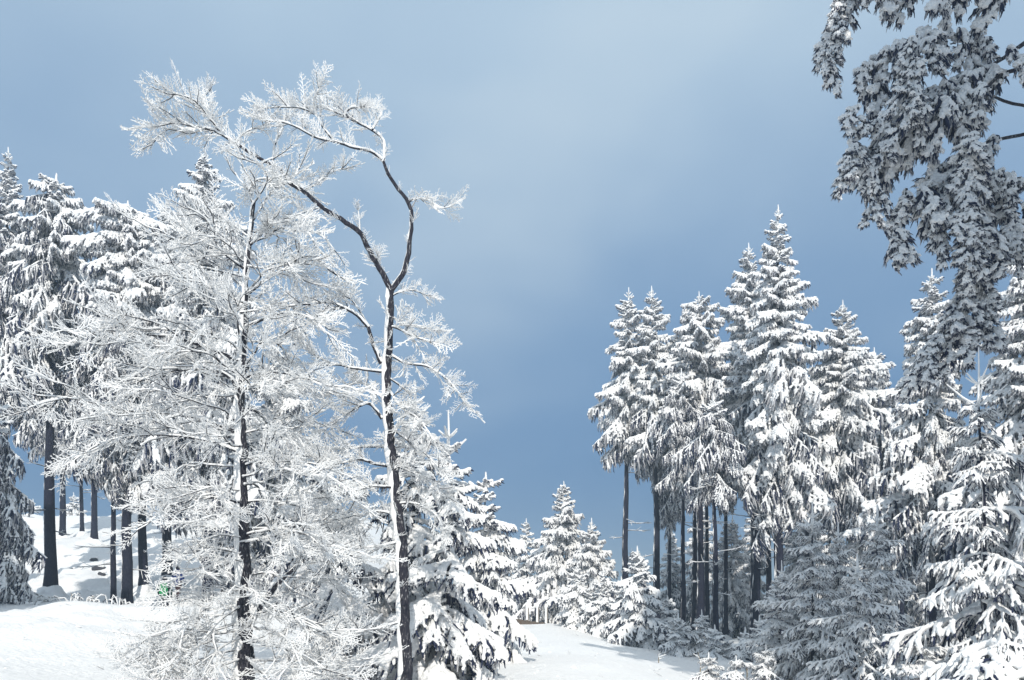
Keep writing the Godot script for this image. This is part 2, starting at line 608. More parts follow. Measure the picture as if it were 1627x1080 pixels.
func make_pools() -> void:
	var a := []
	for i in 12:
		a.append(make_bough(10 + i, {"droop": 0.16 + 0.05 * (i % 3), "tip": 0.1, "wide": 0.25, "step": 0.05, "hang": 0.9, "strands": 230, "strand_length": 0.13, "strand_radius": 0.011, "snow": 0.036, "rough": 0.95, "pale": 0.62, "pale_strand": 0.72, "fingers": 1, "lost": 0.22, "cell": 0.0145, "needle": 0.017, "join": 0.9}))
	pools.mature = a
	a = []
	for i in 8:
		a.append(make_bough(25 + i, {"droop": 0.42 + 0.1 * (i % 3), "tip": 0.12, "wide": 0.26, "step": 0.055, "hang": 1.5, "strands": 280, "strand_length": 0.2, "strand_radius": 0.011, "snow": 0.034, "rough": 1.0, "pale": 0.6, "pale_strand": 0.7, "cell": 0.0145, "bare": 0.1, "fingers": 1, "lost": 0.28, "needle": 0.017, "join": 0.9}))
	pools.hanging = a
	a = []
	for i in 6:
		a.append(make_bough(150 + i, {"droop": 0.5 + 0.1 * (i % 3), "tip": 0.1, "wide": 0.27, "step": 0.055, "hang": 1.6, "strands": 300, "strand_length": 0.22, "strand_radius": 0.011, "snow": 0.026, "rough": 1.1, "pale": 0.42, "pale_strand": 0.58, "bare": 0.2, "fingers": 1, "lost": 0.5, "needle": 0.017, "join": 0.8}))
	pools.dim = a
	a = []
	for i in 3:
		a.append(make_bough(45 + i, {"droop": 0.05, "tip": 0.12, "wide": 0.36, "step": 0.1, "hang": 0.35, "strands": 20, "strand_length": 0.12, "snow": 0.07, "rough": 0.4, "cell": 0.025, "needle": 0.03}))
	pools.tip = a
	a = []
	for i in 7:
		a.append(make_bough(60 + i, {"droop": 0.14 + 0.05 * (i % 3), "tip": 0.1, "wide": 0.40, "step": 0.085, "hang": 0.4, "strands": 0, "strand_length": 0.1, "snow": 0.037, "rough": 0.6, "fingers": 1, "spikes": 7, "pale": 0.4, "needle": 0.017, "cell": 0.0135, "lost": 0.08, "join": 0.9}))
	pools.young = a
	a = []
	for i in 6:
		a.append(make_bough(170 + i, {"droop": 0.16 + 0.06 * (i % 3), "tip": 0.12, "wide": 0.36, "step": 0.088, "hang": 0.7, "strands": 30, "strand_length": 0.09, "snow": 0.027, "rough": 0.55, "fingers": 2, "spikes": 8, "pale": 0.35, "needle": 0.017, "cell": 0.0125, "lost": 0.08, "join": 1.0}))
	pools.open = a
	a = []
	for i in 6:
		a.append(make_bough(80 + i, {"droop": 0.28 + 0.08 * (i % 3), "tip": 0.1, "wide": 0.36, "step": 0.056, "hang": 0.85, "strands": 150, "strand_length": 0.12, "snow": 0.042, "rough": 0.6, "fingers": 1, "spikes": 10, "pale": 0.2, "pale_strand": 0.25, "needle": 0.019, "cell": 0.0135, "join": 0.95, "reach": 0.5, "lost": 0.22}))
	pools.laden = a
	a = []
	for i in 8:
		a.append(make_clump(100 + i))
	pools.clumped = a
	a = []
	for i in 8:
		a.append(make_spray(200 + i, 1.0 + 0.15 * (i % 3), 0.25, [0.88, 0.95, 0.78, 0.9, 0.72, 1.0, 0.84, 0.66][i]))
	pools.spray = a
	a = []
	for i in 3:
		var r := seeded(300 + i)
		var b := Blob.new(Vector3(-1.3, -0.5, -1.3), Vector3(1.3, 0.7, 1.3), 0.07)
		for k in 9:
			var an := TAU * k / 9.0
			b.cap(Vector3(cos(an) * 0.3, r.randf_range(-0.05, 0.25), sin(an) * 0.3), Vector3(cos(an) * 0.8, -0.25, sin(an) * 0.8), r.randf_range(0.16, 0.26), 0.15, 0.25)
		b.roughen(lumps, 0.1, 0.2, Vector3(i * 5.0, 0, 0))
		var g := Geo.new()
		b.nets(g)
		a.append(mesh_of([[g, M.snow]]))
	pools.collar = a


# ---------------------------------------------------------------- spruces
func bough_frame(pos: Vector3, az: float, pitch: float, roll: float, l: float, thick: float) -> Transform3D:
	var x := Vector3(cos(az) * cos(pitch), sin(pitch), sin(az) * cos(pitch))
	var z := Vector3(-sin(az), 0, cos(az))
	var b := Basis(x, z.cross(x), z).rotated(x, roll)
	return Transform3D(Basis(b.x * l, b.y * thick, b.z * thick), pos)


func stem(h: float, r0: float, lean: Vector3, sd: int, flare := 1.35) -> Array:
	var r := seeded(sd)
	var p := PackedVector3Array()
	var rr := PackedFloat32Array()
	var n := 14
	var w := Vector3.ZERO
	for i in n + 1:
		var t := float(i) / n
		p.append(Vector3(0, -0.4 + (h + 0.4) * t, 0) + lean * t * t + w)
		rr.append(maxf(0.02, r0 * (1.0 - 0.92 * t) * (flare if i == 0 else 1.0)))
		w += Vector3(r.randf_range(-1, 1), 0, r.randf_range(-1, 1)) * r0 * 0.15
	return [p, rr]


# crown: share of the height that is bare below it; wide: radius; full: how soon the crown reaches its width
func spruce(called: String, label: String, px: float, d: float, top: float, o: Dictionary, group := "") -> Node3D:
	var sd: int = int(px * 3 + d * 11)
	var r := seeded(sd)
	var base := spot(px, d)
	var h := EYE + (LEVEL - top) / FOCAL * d - base.y
	var t := thing(called, label, "tree", base, group)
	var lean: Vector3 = o.get("lean", Vector3(r.randf_range(-0.4, 0.4), 0, r.randf_range(-0.4, 0.4)) * clampf(h / 16.0, 0.2, 1.0))
	var r0: float = o.get("trunk", 0.012 * h + 0.03)
	var st := stem(h, r0, lean, sd)
	var g := Geo.new()
	g.tube(st[0], st[1], 10, 0.06, r)
	var ws := Geo.new()
	if not o.get("far", false):
		for k in 2:
			var p0 := PackedVector3Array()
			var rs := PackedFloat32Array()
			for i in 60:
				var yy := i / 59.0 * 0.75
				var w := r0 * (1.0 - 0.92 * yy)
				var an := PI * 0.92 - 0.35 * k
				p0.append(bend(st[0], yy + 0.02) + Vector3(cos(an), 0, sin(an)) * w * 0.93)
				rs.append(maxf(0.002, w * (-0.02 + 0.42 * lumps.get_noise_2d(i * 0.12 + k * 7.0, sd * 0.37))))
			ws.tube(p0, rs, 5, 0.3, r)
	piece("trunk", mesh_of([[g, M.spruce_bark], [ws, M.snow]]), t)
	var far: bool = o.get("far", false)
	var lists := {}
	var low: float = h * o.get("crown", 0.4)
	var wide: float = o.wide
	var kind: String = o.get("kind", "mature")
	var y := h * 0.985
	var step: float = o.get("step", 0.41)
	var az := r.randf() * TAU
	var placed := 0
	var lob := r.randf() * TAU
	while y > low:
		var u := (h - y) / (h - low)
		var prof: float = minf(1.0, pow(u * o.get("full", 1.0), o.get("power", 0.8)))
		if u > 0.75 and low > 2.0:
			prof *= lerpf(1.0, 0.45, (u - 0.75) / 0.25)
		var n := int(o.get("whorl", 6)) + (r.randi() % 2)
		if u < 0.06:
			n = 5
		for k in n:
			var l := (0.22 + wide * prof) * r.randf_range(0.55, 1.25) * (1.0 + 0.22 * sin(lob + (az + TAU * k / n) * 2.0 + y * 0.7))
			if r.randf() < o.get("gap", 0.06):
				continue
			var a := az + TAU * k / n + r.randf_range(-0.3, 0.3)
			var pitch: float = deg_to_rad(lerpf(o.get("up", 18.0), o.get("down", -22.0), pow(u, 0.6)) + r.randf_range(-9, 9))
			var yy := y + r.randf_range(-0.5, 0.5) * step
			var pos := bend(st[0], (yy + 0.4) / (h + 0.4))
			var pool: Array = pools[kind]
			if kind == "mature" and u > 0.45 and r.randf() < o.get("hang", 0.55):
				pool = pools.hanging
			if kind == "mature" and r.randf() < (u - o.get("dim_from", 0.5)) * o.get("dim", 1.4):
				pool = pools.dim
			if l < 0.75:
				pool = pools.tip if kind != "young" and kind != "open" else pools[kind]
			var thick: float = pow(l, 0.8) * r.randf_range(0.85, 1.15) * o.get("thick", 0.92) * lerpf(1.3, 1.0, minf(1.0, u * 2.5))
			var fr := bough_frame(pos, a, pitch, r.randf_range(-0.2, 0.2), l, thick)
			var which := r.randi() % pool.size()
			if far:
				var m: Mesh = pool[which % 2]
				if not lists.has(m):
					lists[m] = []
				lists[m].append(fr)
			elif placed < 300:
				piece("bough", pool[which], t, fr)
				placed += 1
		az += 0.9
		y -= step * lerpf(0.5, 1.0, minf(1.0, u * 2.0)) * r.randf_range(0.8, 1.2)
	for e in o.get("arms", []):
		piece("bough", pools.mature[placed % 12], t, bough_frame(bend(st[0], (h - e[0] + 0.4) / (h + 0.4)), e[1], e[3], 0.0, e[2], e[2] * 0.85))
		placed += 1
	for m in lists:
		copies("crown", m, lists[m], t)
	# the leading shoot
	var sh := Geo.new()
	var top_at: Vector3 = st[0][-1]
	var ll: float = o.get("shoot", 0.5)
	var p := PackedVector3Array([top_at - Vector3(0, 0.3, 0), top_at, top_at + Vector3(0.01, ll * 0.5, 0), top_at + Vector3(0, ll, 0.01)])
	var wr: float = o.get("shoot_width", 0.05)
	sh.tube(p, PackedFloat32Array([wr, wr, wr * 0.8, wr * 0.5]), 6, 0.25, r)
	for j in o.get("rings", 2):
		var b := top_at + Vector3(0, ll * (0.05 + 0.42 * j) - 0.15, 0)
		var c0 := r.randf() * TAU
		for k in 5:
			var an := c0 + TAU * k / 5.0
			var l: float = ll * (0.62 - 0.28 * j) * r.randf_range(0.7, 1.1)
			var dir := Vector3(cos(an), 0.62, sin(an)).normalized()
			sh.tube(PackedVector3Array([b, b + dir * l * 0.5, b + dir * l + Vector3(0, l * 0.1, 0)]), PackedFloat32Array([wr * 0.8, wr * 0.8, wr * 0.5]), 5, 0.25, r)
	piece("leading_shoot", mesh_of([[sh, M.rime]]), t)
	if low > 2.0 and not far:
		piece("snow_collar", pools.collar[sd % 3], t, Transform3D(Basis.IDENTITY.rotated(Vector3.UP, sd).scaled(Vector3.ONE * (r0 + 0.15) * 2.2), Vector3(0, -0.02, 0)))
	# dead branches on the bare trunk
	var dead: int = o.get("dead", 0)
	for j in dead:
		var yy := low * r.randf_range(0.3, 1.15)
		var pos := bend(st[0], (yy + 0.4) / (h + 0.4))
		var an := r.randf() * TAU
		var l := r.randf_range(0.6, 1.7)
		var dir := Vector3(cos(an), r.randf_range(-0.1, 0.3), sin(an))
		var gb := Geo.new()
		var gw := Geo.new()
		var q := PackedVector3Array()
		for k in 5:
			var s := k / 4.0
			q.append(dir * l * s + Vector3(0, -0.35 * l * s * s + 0.25 * l * s * s * s, 0))
		gb.tube(q, PackedFloat32Array([0.028, 0.022, 0.017, 0.013, 0.008]), 5, 0.1, r)
		var q2 := PackedVector3Array()
		for k in q:
			q2.append(k + Vector3(0, 0.016, 0))
		gw.tube(q2, PackedFloat32Array([0.02, 0.022, 0.02, 0.018, 0.012]), 5, 0.3, r)
		for k in 4:
			var b := bend(q, r.randf_range(0.35, 0.95))
			var e := b + (dir + Vector3(r.randf_range(-0.8, 0.8), r.randf_range(-0.4, 0.5), r.randf_range(-0.8, 0.8))).normalized() * l * 0.3
			gw.tube(PackedVector3Array([b, b.lerp(e, 0.6) + Vector3(0, -0.02, 0), e]), PackedFloat32Array([0.015, 0.013, 0.008]), 4, 0.3, r)
		piece("dead_branch", mesh_of([[gb, M.spruce_bark], [gw, M.rime]]), t, Transform3D(Basis.IDENTITY, pos))
	return t


# ---------------------------------------------------------------- frosted broadleaf trees
func smooth_line(pts: Array, n: int) -> PackedVector3Array:
	var c := Curve3D.new()
	for i in pts.size():
		var a: Vector3 = pts[maxi(i - 1, 0)]
		var b: Vector3 = pts[mini(i + 1, pts.size() - 1)]
		c.add_point(pts[i], (a - b) / 6.0, (b - a) / 6.0)
	var out := PackedVector3Array()
	for i in n:
		out.append(c.sample_baked(c.get_baked_length() * i / (n - 1.0), true))
	return out


func length_of(p: PackedVector3Array) -> float:
	var l := 0.0
	for i in p.size() - 1:
		l += p[i].distance_to(p[i + 1])
	return l


# a limb with snow along its upper or windward side
func limb_mesh(p: PackedVector3Array, ra: float, rb: float, side: Vector3, cover: float, sd: int, branches := []) -> ArrayMesh:
	var r := seeded(sd)
	var wood := Geo.new()
	var snow := Geo.new()
	_limb_tube(wood, snow, p, ra, rb, side, cover, sd, r)
	for b in branches:
		_limb_tube(wood, snow, b[0], b[1], b[2], Vector3(0, 1, 0.15), 1.0, sd + 5, r)
	return mesh_of([[wood, M.bark], [snow, M.snow if ra > 0.07 else M.rime]])


func _limb_tube(wood: Geo, snow: Geo, p: PackedVector3Array, ra: float, rb: float, side: Vector3, cover: float, sd: int, r: RandomNumberGenerator) -> void:
	var n := p.size()
	var rr := PackedFloat32Array()
	var q := PackedVector3Array()
	var rs := PackedFloat32Array()
	for i in range(1, n - 1):
		var t := i / (n - 1.0)
		var w := lerpf(ra, rb, pow(t, 0.85)) * 0.5
		p[i] += Vector3(lumps.get_noise_2d(i * 0.07, sd * 1.7), lumps.get_noise_2d(i * 0.07, sd * 1.7 + 40.0), lumps.get_noise_2d(i * 0.07, sd * 1.7 + 80.0)) * w
	for i in n:
		var t := i / (n - 1.0)
		var w := lerpf(ra, rb, pow(t, 0.85)) * (1.0 + 0.12 * lumps.get_noise_2d(i * 0.05, sd * 2.1 + 9.0))
		rr.append(w)
		var thin := lumps.get_noise_2d(i * 0.22 + sd, sd * 3.3)
		var s := cover * (0.82 + 0.5 * thin)
		q.append(p[i] + side * w * 0.68)
		rs.append(maxf(0.004, w * s + 0.008))
	wood.tube(p, rr, 9 if ra > 0.05 else 5, 0.05, r)
	snow.tube(q, rs, 8 if ra > 0.05 else 5, 0.13, r)


# sprays along a line; the nearest ones become parts of their own later
func sprays_on(list: Array, p: PackedVector3Array, from: float, gap: float, size: float, r: RandomNumberGenerator, lift: float, bias := Vector3.ZERO) -> void:
	var l := length_of(p)
	var s := from * l
	var sg := 1.0
	while s < l:
		var t := s / l
		var b := bend(p, t)
		var dir := (bend(p, minf(t + 0.08, 0.9999)) - bend(p, maxf(t - 0.08, 0.0))).normalized()
		var acr := dir.cross(Vector3.UP).normalized() * sg
		acr = acr.rotated(dir, r.randf_range(-1.5, 1.5))
		var ang := deg_to_rad(r.randf_range(28, 62))
		var x := (dir * cos(ang) + acr * sin(ang) + Vector3(0, lift, 0) + bias).normalized()
		_add_spray(list, b, x, size * r.randf_range(0.6, 1.2) * (1.0 - 0.25 * t), r)
		sg = -sg
		s += gap * r.randf_range(0.6, 1.4)
	var e := (p[-1] - p[-2]).normalized()
	_add_spray(list, p[-1] - e * 0.05, (e + Vector3(0, lift * 0.5, 0)).normalized(), size * r.randf_range(0.8, 1.15), r)


func _add_spray(list: Array, b: Vector3, x: Vector3, l: float, r: RandomNumberGenerator) -> void:
	var y := (Vector3.UP - x * x.y)
	y = y.normalized() if y.length() > 0.05 else x.cross(Vector3.RIGHT).normalized()
	y = y.rotated(x, r.randf_range(-1.4, 1.4))
	var w := pow(l, 0.75) * r.randf_range(0.7, 1.12)
	list.append(Transform3D(Basis(x * l, y * w, x.cross(y) * w), b))


func hang_sprays(list: Array, limbs: Array, t: Node3D, r: RandomNumberGenerator) -> void:
	# list: [transform, limb number]; the 300 nearest to the clearing are twigs of their own
	list.sort_custom(func(a, b): return a[0].origin.z - a[0].basis.x.length() * -2.0 > b[0].origin.z - b[0].basis.x.length() * -2.0)
	var rest := [[], [], []]
	for i in list.size():
		var k: int = r.randi() % pools.spray.size()
		if i < 290:
			piece("twig", pools.spray[k], limbs[list[i][1]], list[i][0])
		else:
			rest[k % 3].append(list[i][0])
	for k in 3:
		copies("twig_mass", pools.spray[k], rest[k], t)


func local_line(pts: Array, depth: float, base: Vector3, toward: float, n: int) -> PackedVector3Array:
	# a limb given by columns and rows of the picture's scale at its tree's distance; toward leads it off that plane, in metres at its end
	var w := []
	for i in pts.size():
		var s := float(i) / (pts.size() - 1)
		w.append(at(pts[i][0], pts[i][1], depth - toward * s) - base)
	return smooth_line(w, n)


func forked_beech() -> void:
	var d := 17.0
	var base := spot(645, d)
	var t := thing("frosted_beech", "tall frosted beech with dark trunk forking into two arching stems over the spruces", "tree", base)
	var r := seeded(640)
	var left := Vector3(-0.85, 0.1, 0.35)
	var limbs := []
	var list := []
	var trunk := local_line([[645, 1095], [643, 1000], [640, 900], [631, 800], [624, 740], [619, 680], [614, 620], [617, 560], [620, 500], [621, 455]], d, base, 0.0, 40)
	limbs.append(piece("trunk", limb_mesh(trunk, 0.14, 0.072, left, 0.74, 1), t))
	# columns and rows, first and last radius, how far it comes towards the clearing, sprays from, gap, size, lift
	var L := [
		[[[621, 462], [643, 429], [652, 375], [654, 340], [647, 318], [633, 300], [618, 279], [609, 256]], 0.06, 0.03, 0.3, 0.97, 1.0, 0.3, 0.3],
		[[[609, 256], [590, 240], [569, 236], [533, 225], [501, 218], [483, 208], [455, 195], [425, 192]], 0.034, 0.015, 0.8, 0.3, 0.22, 0.62, 0.45],
		[[[609, 256], [611, 233], [606, 218], [590, 206], [565, 193], [544, 183], [515, 172], [470, 170]], 0.035, 0.014, -0.8, 0.35, 0.2, 0.62, 0.5],
		[[[592, 206], [601, 190], [606, 178], [590, 170]], 0.022, 0.012, -0.5, 0.3, 0.22, 0.4, 0.2],
		[[[531, 224], [515, 204], [504, 183], [499, 160], [508, 140]], 0.028, 0.013, 0.3, 0.45, 0.15, 0.6, 0.5],
		[[[504, 183], [480, 172], [450, 170], [420, 172]], 0.02, 0.011, 0.6, 0.1, 0.16, 0.6, 0.4],
		[[[544, 183], [560, 170], [575, 172]], 0.02, 0.011, 0.3, 0.1, 0.2, 0.5, 0.5],
		[[[620, 462], [611, 439], [594, 411], [579, 382], [572, 368], [544, 350], [512, 329], [483, 304], [454, 286], [444, 268], [430, 261], [401, 245], [380, 231]], 0.062, 0.03, 0.8, 0.97, 1.0, 0.3, 0.3],
		[[[380, 231], [355, 215], [330, 204], [305, 200], [280, 195], [250, 201]], 0.034, 0.013, 0.6, 0.1, 0.15, 0.8, 0.15],
		[[[355, 215], [335, 190], [318, 168], [302, 156], [275, 148]], 0.026, 0.012, 0.9, 0.1, 0.15, 0.7, 0.2],
		[[[345, 210], [330, 175], [324, 155], [332, 145]], 0.02, 0.011, -0.6, 0.25, 0.16, 0.55, 0.35],
		[[[433, 260], [437, 229], [447, 208], [453, 190]], 0.03, 0.013, -0.3, 0.5, 0.25, 0.5, 0.25],
		[[[401, 245], [378, 225], [395, 208], [420, 200]], 0.02, 0.011, 0.3, 0.2, 0.2, 0.55, 0.3],
		[[[330, 204], [300, 212], [270, 205], [245, 222]], 0.018, 0.01, 0.5, 0.2, 0.2, 0.6, 0.05],
		[[[483, 304], [505, 290], [525, 275], [545, 268]], 0.018, 0.01, -0.4, 0.2, 0.16, 0.5, 0.25],
		[[[470, 297], [455, 285], [425, 290], [405, 300]], 0.018, 0.01, 0.4, 0.2, 0.18, 0.55, -0.1],
		[[[512, 329], [490, 335], [460, 345], [430, 360]], 0.016, 0.01, 0.7, 0.2, 0.2, 0.6, 0.0],
		[[[611, 439], [603, 420], [600, 408]], 0.016, 0.01, 0.2, 0.4, 0.2, 0.4, 0.2],
		[[[572, 368], [571, 350], [569, 332]], 0.014, 0.008, 0.1, 0.5, 0.3, 0.25, 0.2],
		[[[647, 322], [660, 316], [680, 318], [700, 330], [715, 328]], 0.02, 0.011, 0.3, 0.15, 0.17, 0.5, 0.1],
		[[[606, 577], [592, 545], [585, 521], [567, 500], [546, 489], [525, 480], [497, 482], [458, 486]], 0.05, 0.017, 0.9, 0.5, 0.22, 0.7, 0.1],
		[[[546, 489], [515, 494], [497, 507], [480, 528]], 0.024, 0.012, -0.4, 0.2, 0.2, 0.65, 0.0],
		[[[585, 521], [575, 500], [560, 478], [548, 470]], 0.026, 0.012, 0.5, 0.6, 0.2, 0.5, 0.2],
		[[[610, 590], [571, 586], [546, 581], [518, 574], [496, 560]], 0.032, 0.014, 0.4, 0.35, 0.17, 0.7, 0.15],
		[[[607, 665], [592, 644], [582, 641], [560, 651], [539, 665], [515, 684]], 0.034, 0.014, 0.7, 0.3, 0.17, 0.75, 0.1],
		[[[617, 711], [592, 709], [560, 711], [522, 713], [490, 706]], 0.032, 0.014, -0.8, 0.35, 0.17, 0.75, 0.2],
		[[[618, 741], [592, 736], [571, 729], [539, 736], [505, 731]], 0.034, 0.014, 1.0, 0.35, 0.17, 0.75, 0.15],
		[[[617, 517], [640, 525], [660, 535], [690, 545]], 0.026, 0.012, 0.5, 0.15, 0.16, 0.65, 0.15],
		[[[620, 500], [640, 515], [665, 518], [690, 525]], 0.022, 0.012, -0.5, 0.2, 0.17, 0.55, 0.3],
		[[[620, 563], [645, 577], [677, 581], [705, 598], [724, 617], [738, 640]], 0.028, 0.011, 0.8, 0.2, 0.17, 0.6, -0.05],
		[[[622, 470], [640, 462], [660, 462], [680, 470]], 0.02, 0.011, -0.5, 0.2, 0.2, 0.5, 0.1],
		[[[618, 620], [640, 650], [665, 665], [690, 700]], 0.026, 0.012, 0.8, 0.1, 0.16, 0.65, 0.0],
		[[[617, 600], [645, 620], [655, 640], [648, 680]], 0.02, 0.011, -0.6, 0.2, 0.18, 0.6, 0.1],
		[[[620, 680], [650, 700], [675, 720], [700, 745]], 0.028, 0.012, 0.9, 0.1, 0.16, 0.7, 0.1],
		[[[625, 740], [655, 745], [680, 760], [705, 785]], 0.026, 0.012, -0.4, 0.1, 0.16, 0.7, 0.2],
		[[[632, 800], [660, 800], [690, 815], [705, 840]], 0.024, 0.012, 0.6, 0.15, 0.2, 0.65, 0.1],
		[[[628, 775], [595, 772], [560, 780], [520, 790]], 0.03, 0.013, 1.0, 0.2, 0.17, 0.75, 0.1],
		[[[634, 820], [600, 812], [565, 825], [530, 845]], 0.028, 0.013, -0.6, 0.2, 0.17, 0.75, 0.1],
		[[[637, 860], [600, 868], [560, 872], [520, 890]], 0.026, 0.013, 1.2, 0.25, 0.2, 0.75, 0.1],
		[[[645, 985], [596, 999], [555, 1007], [525, 1020]], 0.026, 0.012, 0.7, 0.45, 0.25, 0.6, 0.1],
		[[[615, 640], [585, 612], [555, 610], [530, 622]], 0.026, 0.012, -0.9, 0.2, 0.17, 0.7, 0.2],
	]
	for i in L.size():
		var e: Array = L[i]
		var p := local_line(e[0], d, base, e[3], 8 + e[0].size() * 2)
		var big: bool = e[1] > 0.055
		limbs.append(piece("stem" if big else "limb", limb_mesh(p, e[1], e[2], (Vector3(-0.55, 0.65, 0.1) if big else Vector3(-0.1, 0.9, 0.2)), 0.6 if big else 1.0, 20 + i), t))
		var mine := []
		if big:
			sprays_on(mine, p, 0.15, 0.34, 0.36, r, 0.2)
		else:
			sprays_on(mine, p, 0.03, 0.3, 0.3, r, 0.2)
			sprays_on(mine, p, e[4], e[5], e[6], r, e[7])
			sprays_on(mine, p, e[4], e[5] * 1.3, e[6] * 0.9, r, e[7] * 0.5)
		for q in mine:
			list.append([q, limbs.size() - 1])
	# small shoots along the stem
	for k in 30:
		var b := bend(trunk, r.randf_range(0.25, 0.97))
		var a := r.randf() * TAU
		var one := []
		_add_spray(one, b, Vector3(cos(a), r.randf_range(-0.2, 0.5), sin(a)).normalized(), r.randf_range(0.25, 0.5), r)
		list.append([one[0], 0])
	hang_sprays(list, limbs, t, r)


func spreading_beech() -> void:
	var d := 16.6
	var base := spot(388, d)
	var t := thing("frosted_beech", "wide frosted beech with straight trunk and white twigs down to the snow", "tree", base)
	var r := seeded(385)
	var limbs := []
	var list := []
	var trunk := local_line([[389, 1095], [386, 1000], [388, 900], [385, 800], [386, 700], [382, 640], [386, 560], [389, 480], [392, 430], [399, 370], [404, 320]], d, base, 0.0, 44)
	limbs.append(piece("trunk", limb_mesh(trunk, 0.17, 0.03, Vector3(-0.95, 0.05, 0.4), 1.0, 401), t))
	var stem2 := local_line([[396, 1095], [399, 1050], [396, 1004], [411, 969], [440, 930], [470, 900]], d, base, -1.2, 20)
	limbs.append(piece("stem", limb_mesh(stem2, 0.09, 0.04, Vector3(-0.5, 0.4, 0.3), 0.5, 402), t))
	var given := [
		[[[384, 690], [330, 668], [260, 655], [180, 645], [110, 632], [60, 628]], 0.04, 1.6],
		[[[386, 575], [330, 552], [272, 535], [218, 527], [183, 505], [155, 480]], 0.042, 1.4],
		[[[300, 545], [230, 530], [160, 525], [110, 545]], 0.022, 2.0],
		[[[384, 640], [376, 620], [366, 600], [330, 585], [270, 590], [200, 610]], 0.05, 1.0],
		[[[387, 720], [330, 700], [250, 690], [170, 700], [120, 730]], 0.036, 1.2],
		[[[390, 460], [360, 430], [320, 405], [280, 380], [250, 372]], 0.034, -0.8],
		[[[392, 430], [350, 395], [330, 350], [300, 330]], 0.03, 0.8],
		[[[390, 470], [430, 440], [470, 420], [510, 410]], 0.032, 0.9],
		[[[397, 390], [430, 360], [470, 345], [500, 385]], 0.026, 0.5],
		[[[402, 350], [430, 310], [460, 290], [480, 300]], 0.022, -0.5],
		[[[404, 325], [395, 305], [410, 285], [430, 285]], 0.018, 0.4],
		[[[388, 520], [440, 500], [480, 500], [520, 520]], 0.034, 1.2],
		[[[387, 800], [330, 790], [280, 800], [235, 830]], 0.034, 1.5],
		[[[387, 880], [330, 868], [320, 878], [300, 890]], 0.03, 1.4],
		[[[387, 930], [340, 955], [295, 990], [240, 1010]], 0.03, 1.6],
		[[[387, 1000], [330, 1010], [280, 1030], [225, 1030]], 0.03, 1.2],
		[[[388, 960], [350, 985], [300, 1040], [240, 1065]], 0.026, 2.0],
		[[[388, 1030], [340, 1040], [290, 1062], [215, 1058]], 0.024, 1.5],
		[[[388, 1045], [345, 1060], [300, 1078], [250, 1085]], 0.022, 2.2],
		[[[388, 985], [345, 1000], [290, 1012], [235, 1045]], 0.024, 0.8],
		[[[390, 1020], [430, 1020], [480, 1040], [545, 1050]], 0.024, 1.3],
		[[[390, 1050], [440, 1050], [490, 1068], [560, 1072]], 0.022, 1.9],
		[[[388, 1010], [350, 1030], [330, 1060], [320, 1080]], 0.02, 2.4],
		[[[390, 1000], [430, 1000], [460, 1020], [480, 1060]], 0.02, 2.3],
		[[[387, 600], [430, 590], [480, 600], [530, 620]], 0.034, 1.4],
		[[[387, 740], [440, 725], [490, 740], [545, 770]], 0.034, 1.2],
		[[[387, 850], [440, 840], [490, 850], [550, 880]], 0.03, 1.5],
		[[[388, 940], [430, 960], [480, 990], [540, 1010]], 0.028, 1.6],
	]
	for i in given.size():
		var e: Array = given[i]
		_spreading_limb(t, local_line(e[0], d, base, e[2], 20), e[1], 430 + i, limbs, list, r)
	# the other limbs go round the trunk
	for i in 46:
		var s := 0.14 + 0.84 * (i + r.randf() * 0.6) / 46.0
		var b := bend(trunk, s)
		var a := i * 2.4 + r.randf_range(-0.3, 0.3)
		var l := lerpf(2.4, 1.1, pow(s, 1.6)) * r.randf_range(0.75, 1.2)
		if s < 0.42 and cos(a) < -0.2:
			l *= 0.62 if absf(s - 0.2) > 0.09 else 0.4
		var up := lerpf(0.0, 0.55, s) + r.randf_range(-0.1, 0.15)
		var pts := []
		var dir := Vector3(cos(a), up, sin(a))
		for k in 6:
			var q := k / 5.0
			pts.append(b + dir * l * q + Vector3(r.randf_range(-0.1, 0.1), -0.28 * l * q * q + r.randf_range(-0.07, 0.07), r.randf_range(-0.1, 0.1)))
		_spreading_limb(t, smooth_line(pts, 16), 0.012 + 0.006 * l, 500 + i, limbs, list, r)
	hang_sprays(list, limbs, t, r)


func _spreading_limb(t: Node3D, p: PackedVector3Array, w: float, sd: int, limbs: Array, list: Array, r: RandomNumberGenerator) -> void:
	var br := []
	var l := length_of(p)
	var mine := []
	var n := int(l / 0.42)
	var sg := 1.0
	for k in n:
		var s := 0.18 + 0.75 * (k + r.randf() * 0.7) / n
		var b := bend(p, s)
		var dir := (bend(p, minf(s + 0.1, 0.9999)) - bend(p, maxf(s - 0.1, 0.0))).normalized()
		var acr := (dir.cross(Vector3.UP).normalized() * sg).rotated(dir, r.randf_range(-0.7, 0.7))
		var bl := l * r.randf_range(0.2, 0.38) * (1.15 - 0.7 * s) + 0.25
		var x := (dir * 0.8 + acr * 0.65).normalized()
		var q := []
		for j in 4:
			var u := j / 3.0
			q.append(b + x * bl * u + Vector3(r.randf_range(-0.04, 0.04), -0.12 * bl * u * u + r.randf_range(-0.04, 0.04), r.randf_range(-0.04, 0.04)))
		var line := smooth_line(q, 7)
		br.append([line, w * 0.5, 0.011])
		sprays_on(mine, line, 0.25, 0.4, 0.68, r, 0.06)
		sg = -sg
	sprays_on(mine, p, 0.3, 0.4, 0.7, r, 0.08)
	limbs.append(piece("limb", limb_mesh(p, w, 0.012, Vector3(-0.1, 0.8, 0.2), 1.0, sd, br), t))
	for q in mine:
		list.append([q, limbs.size() - 1])


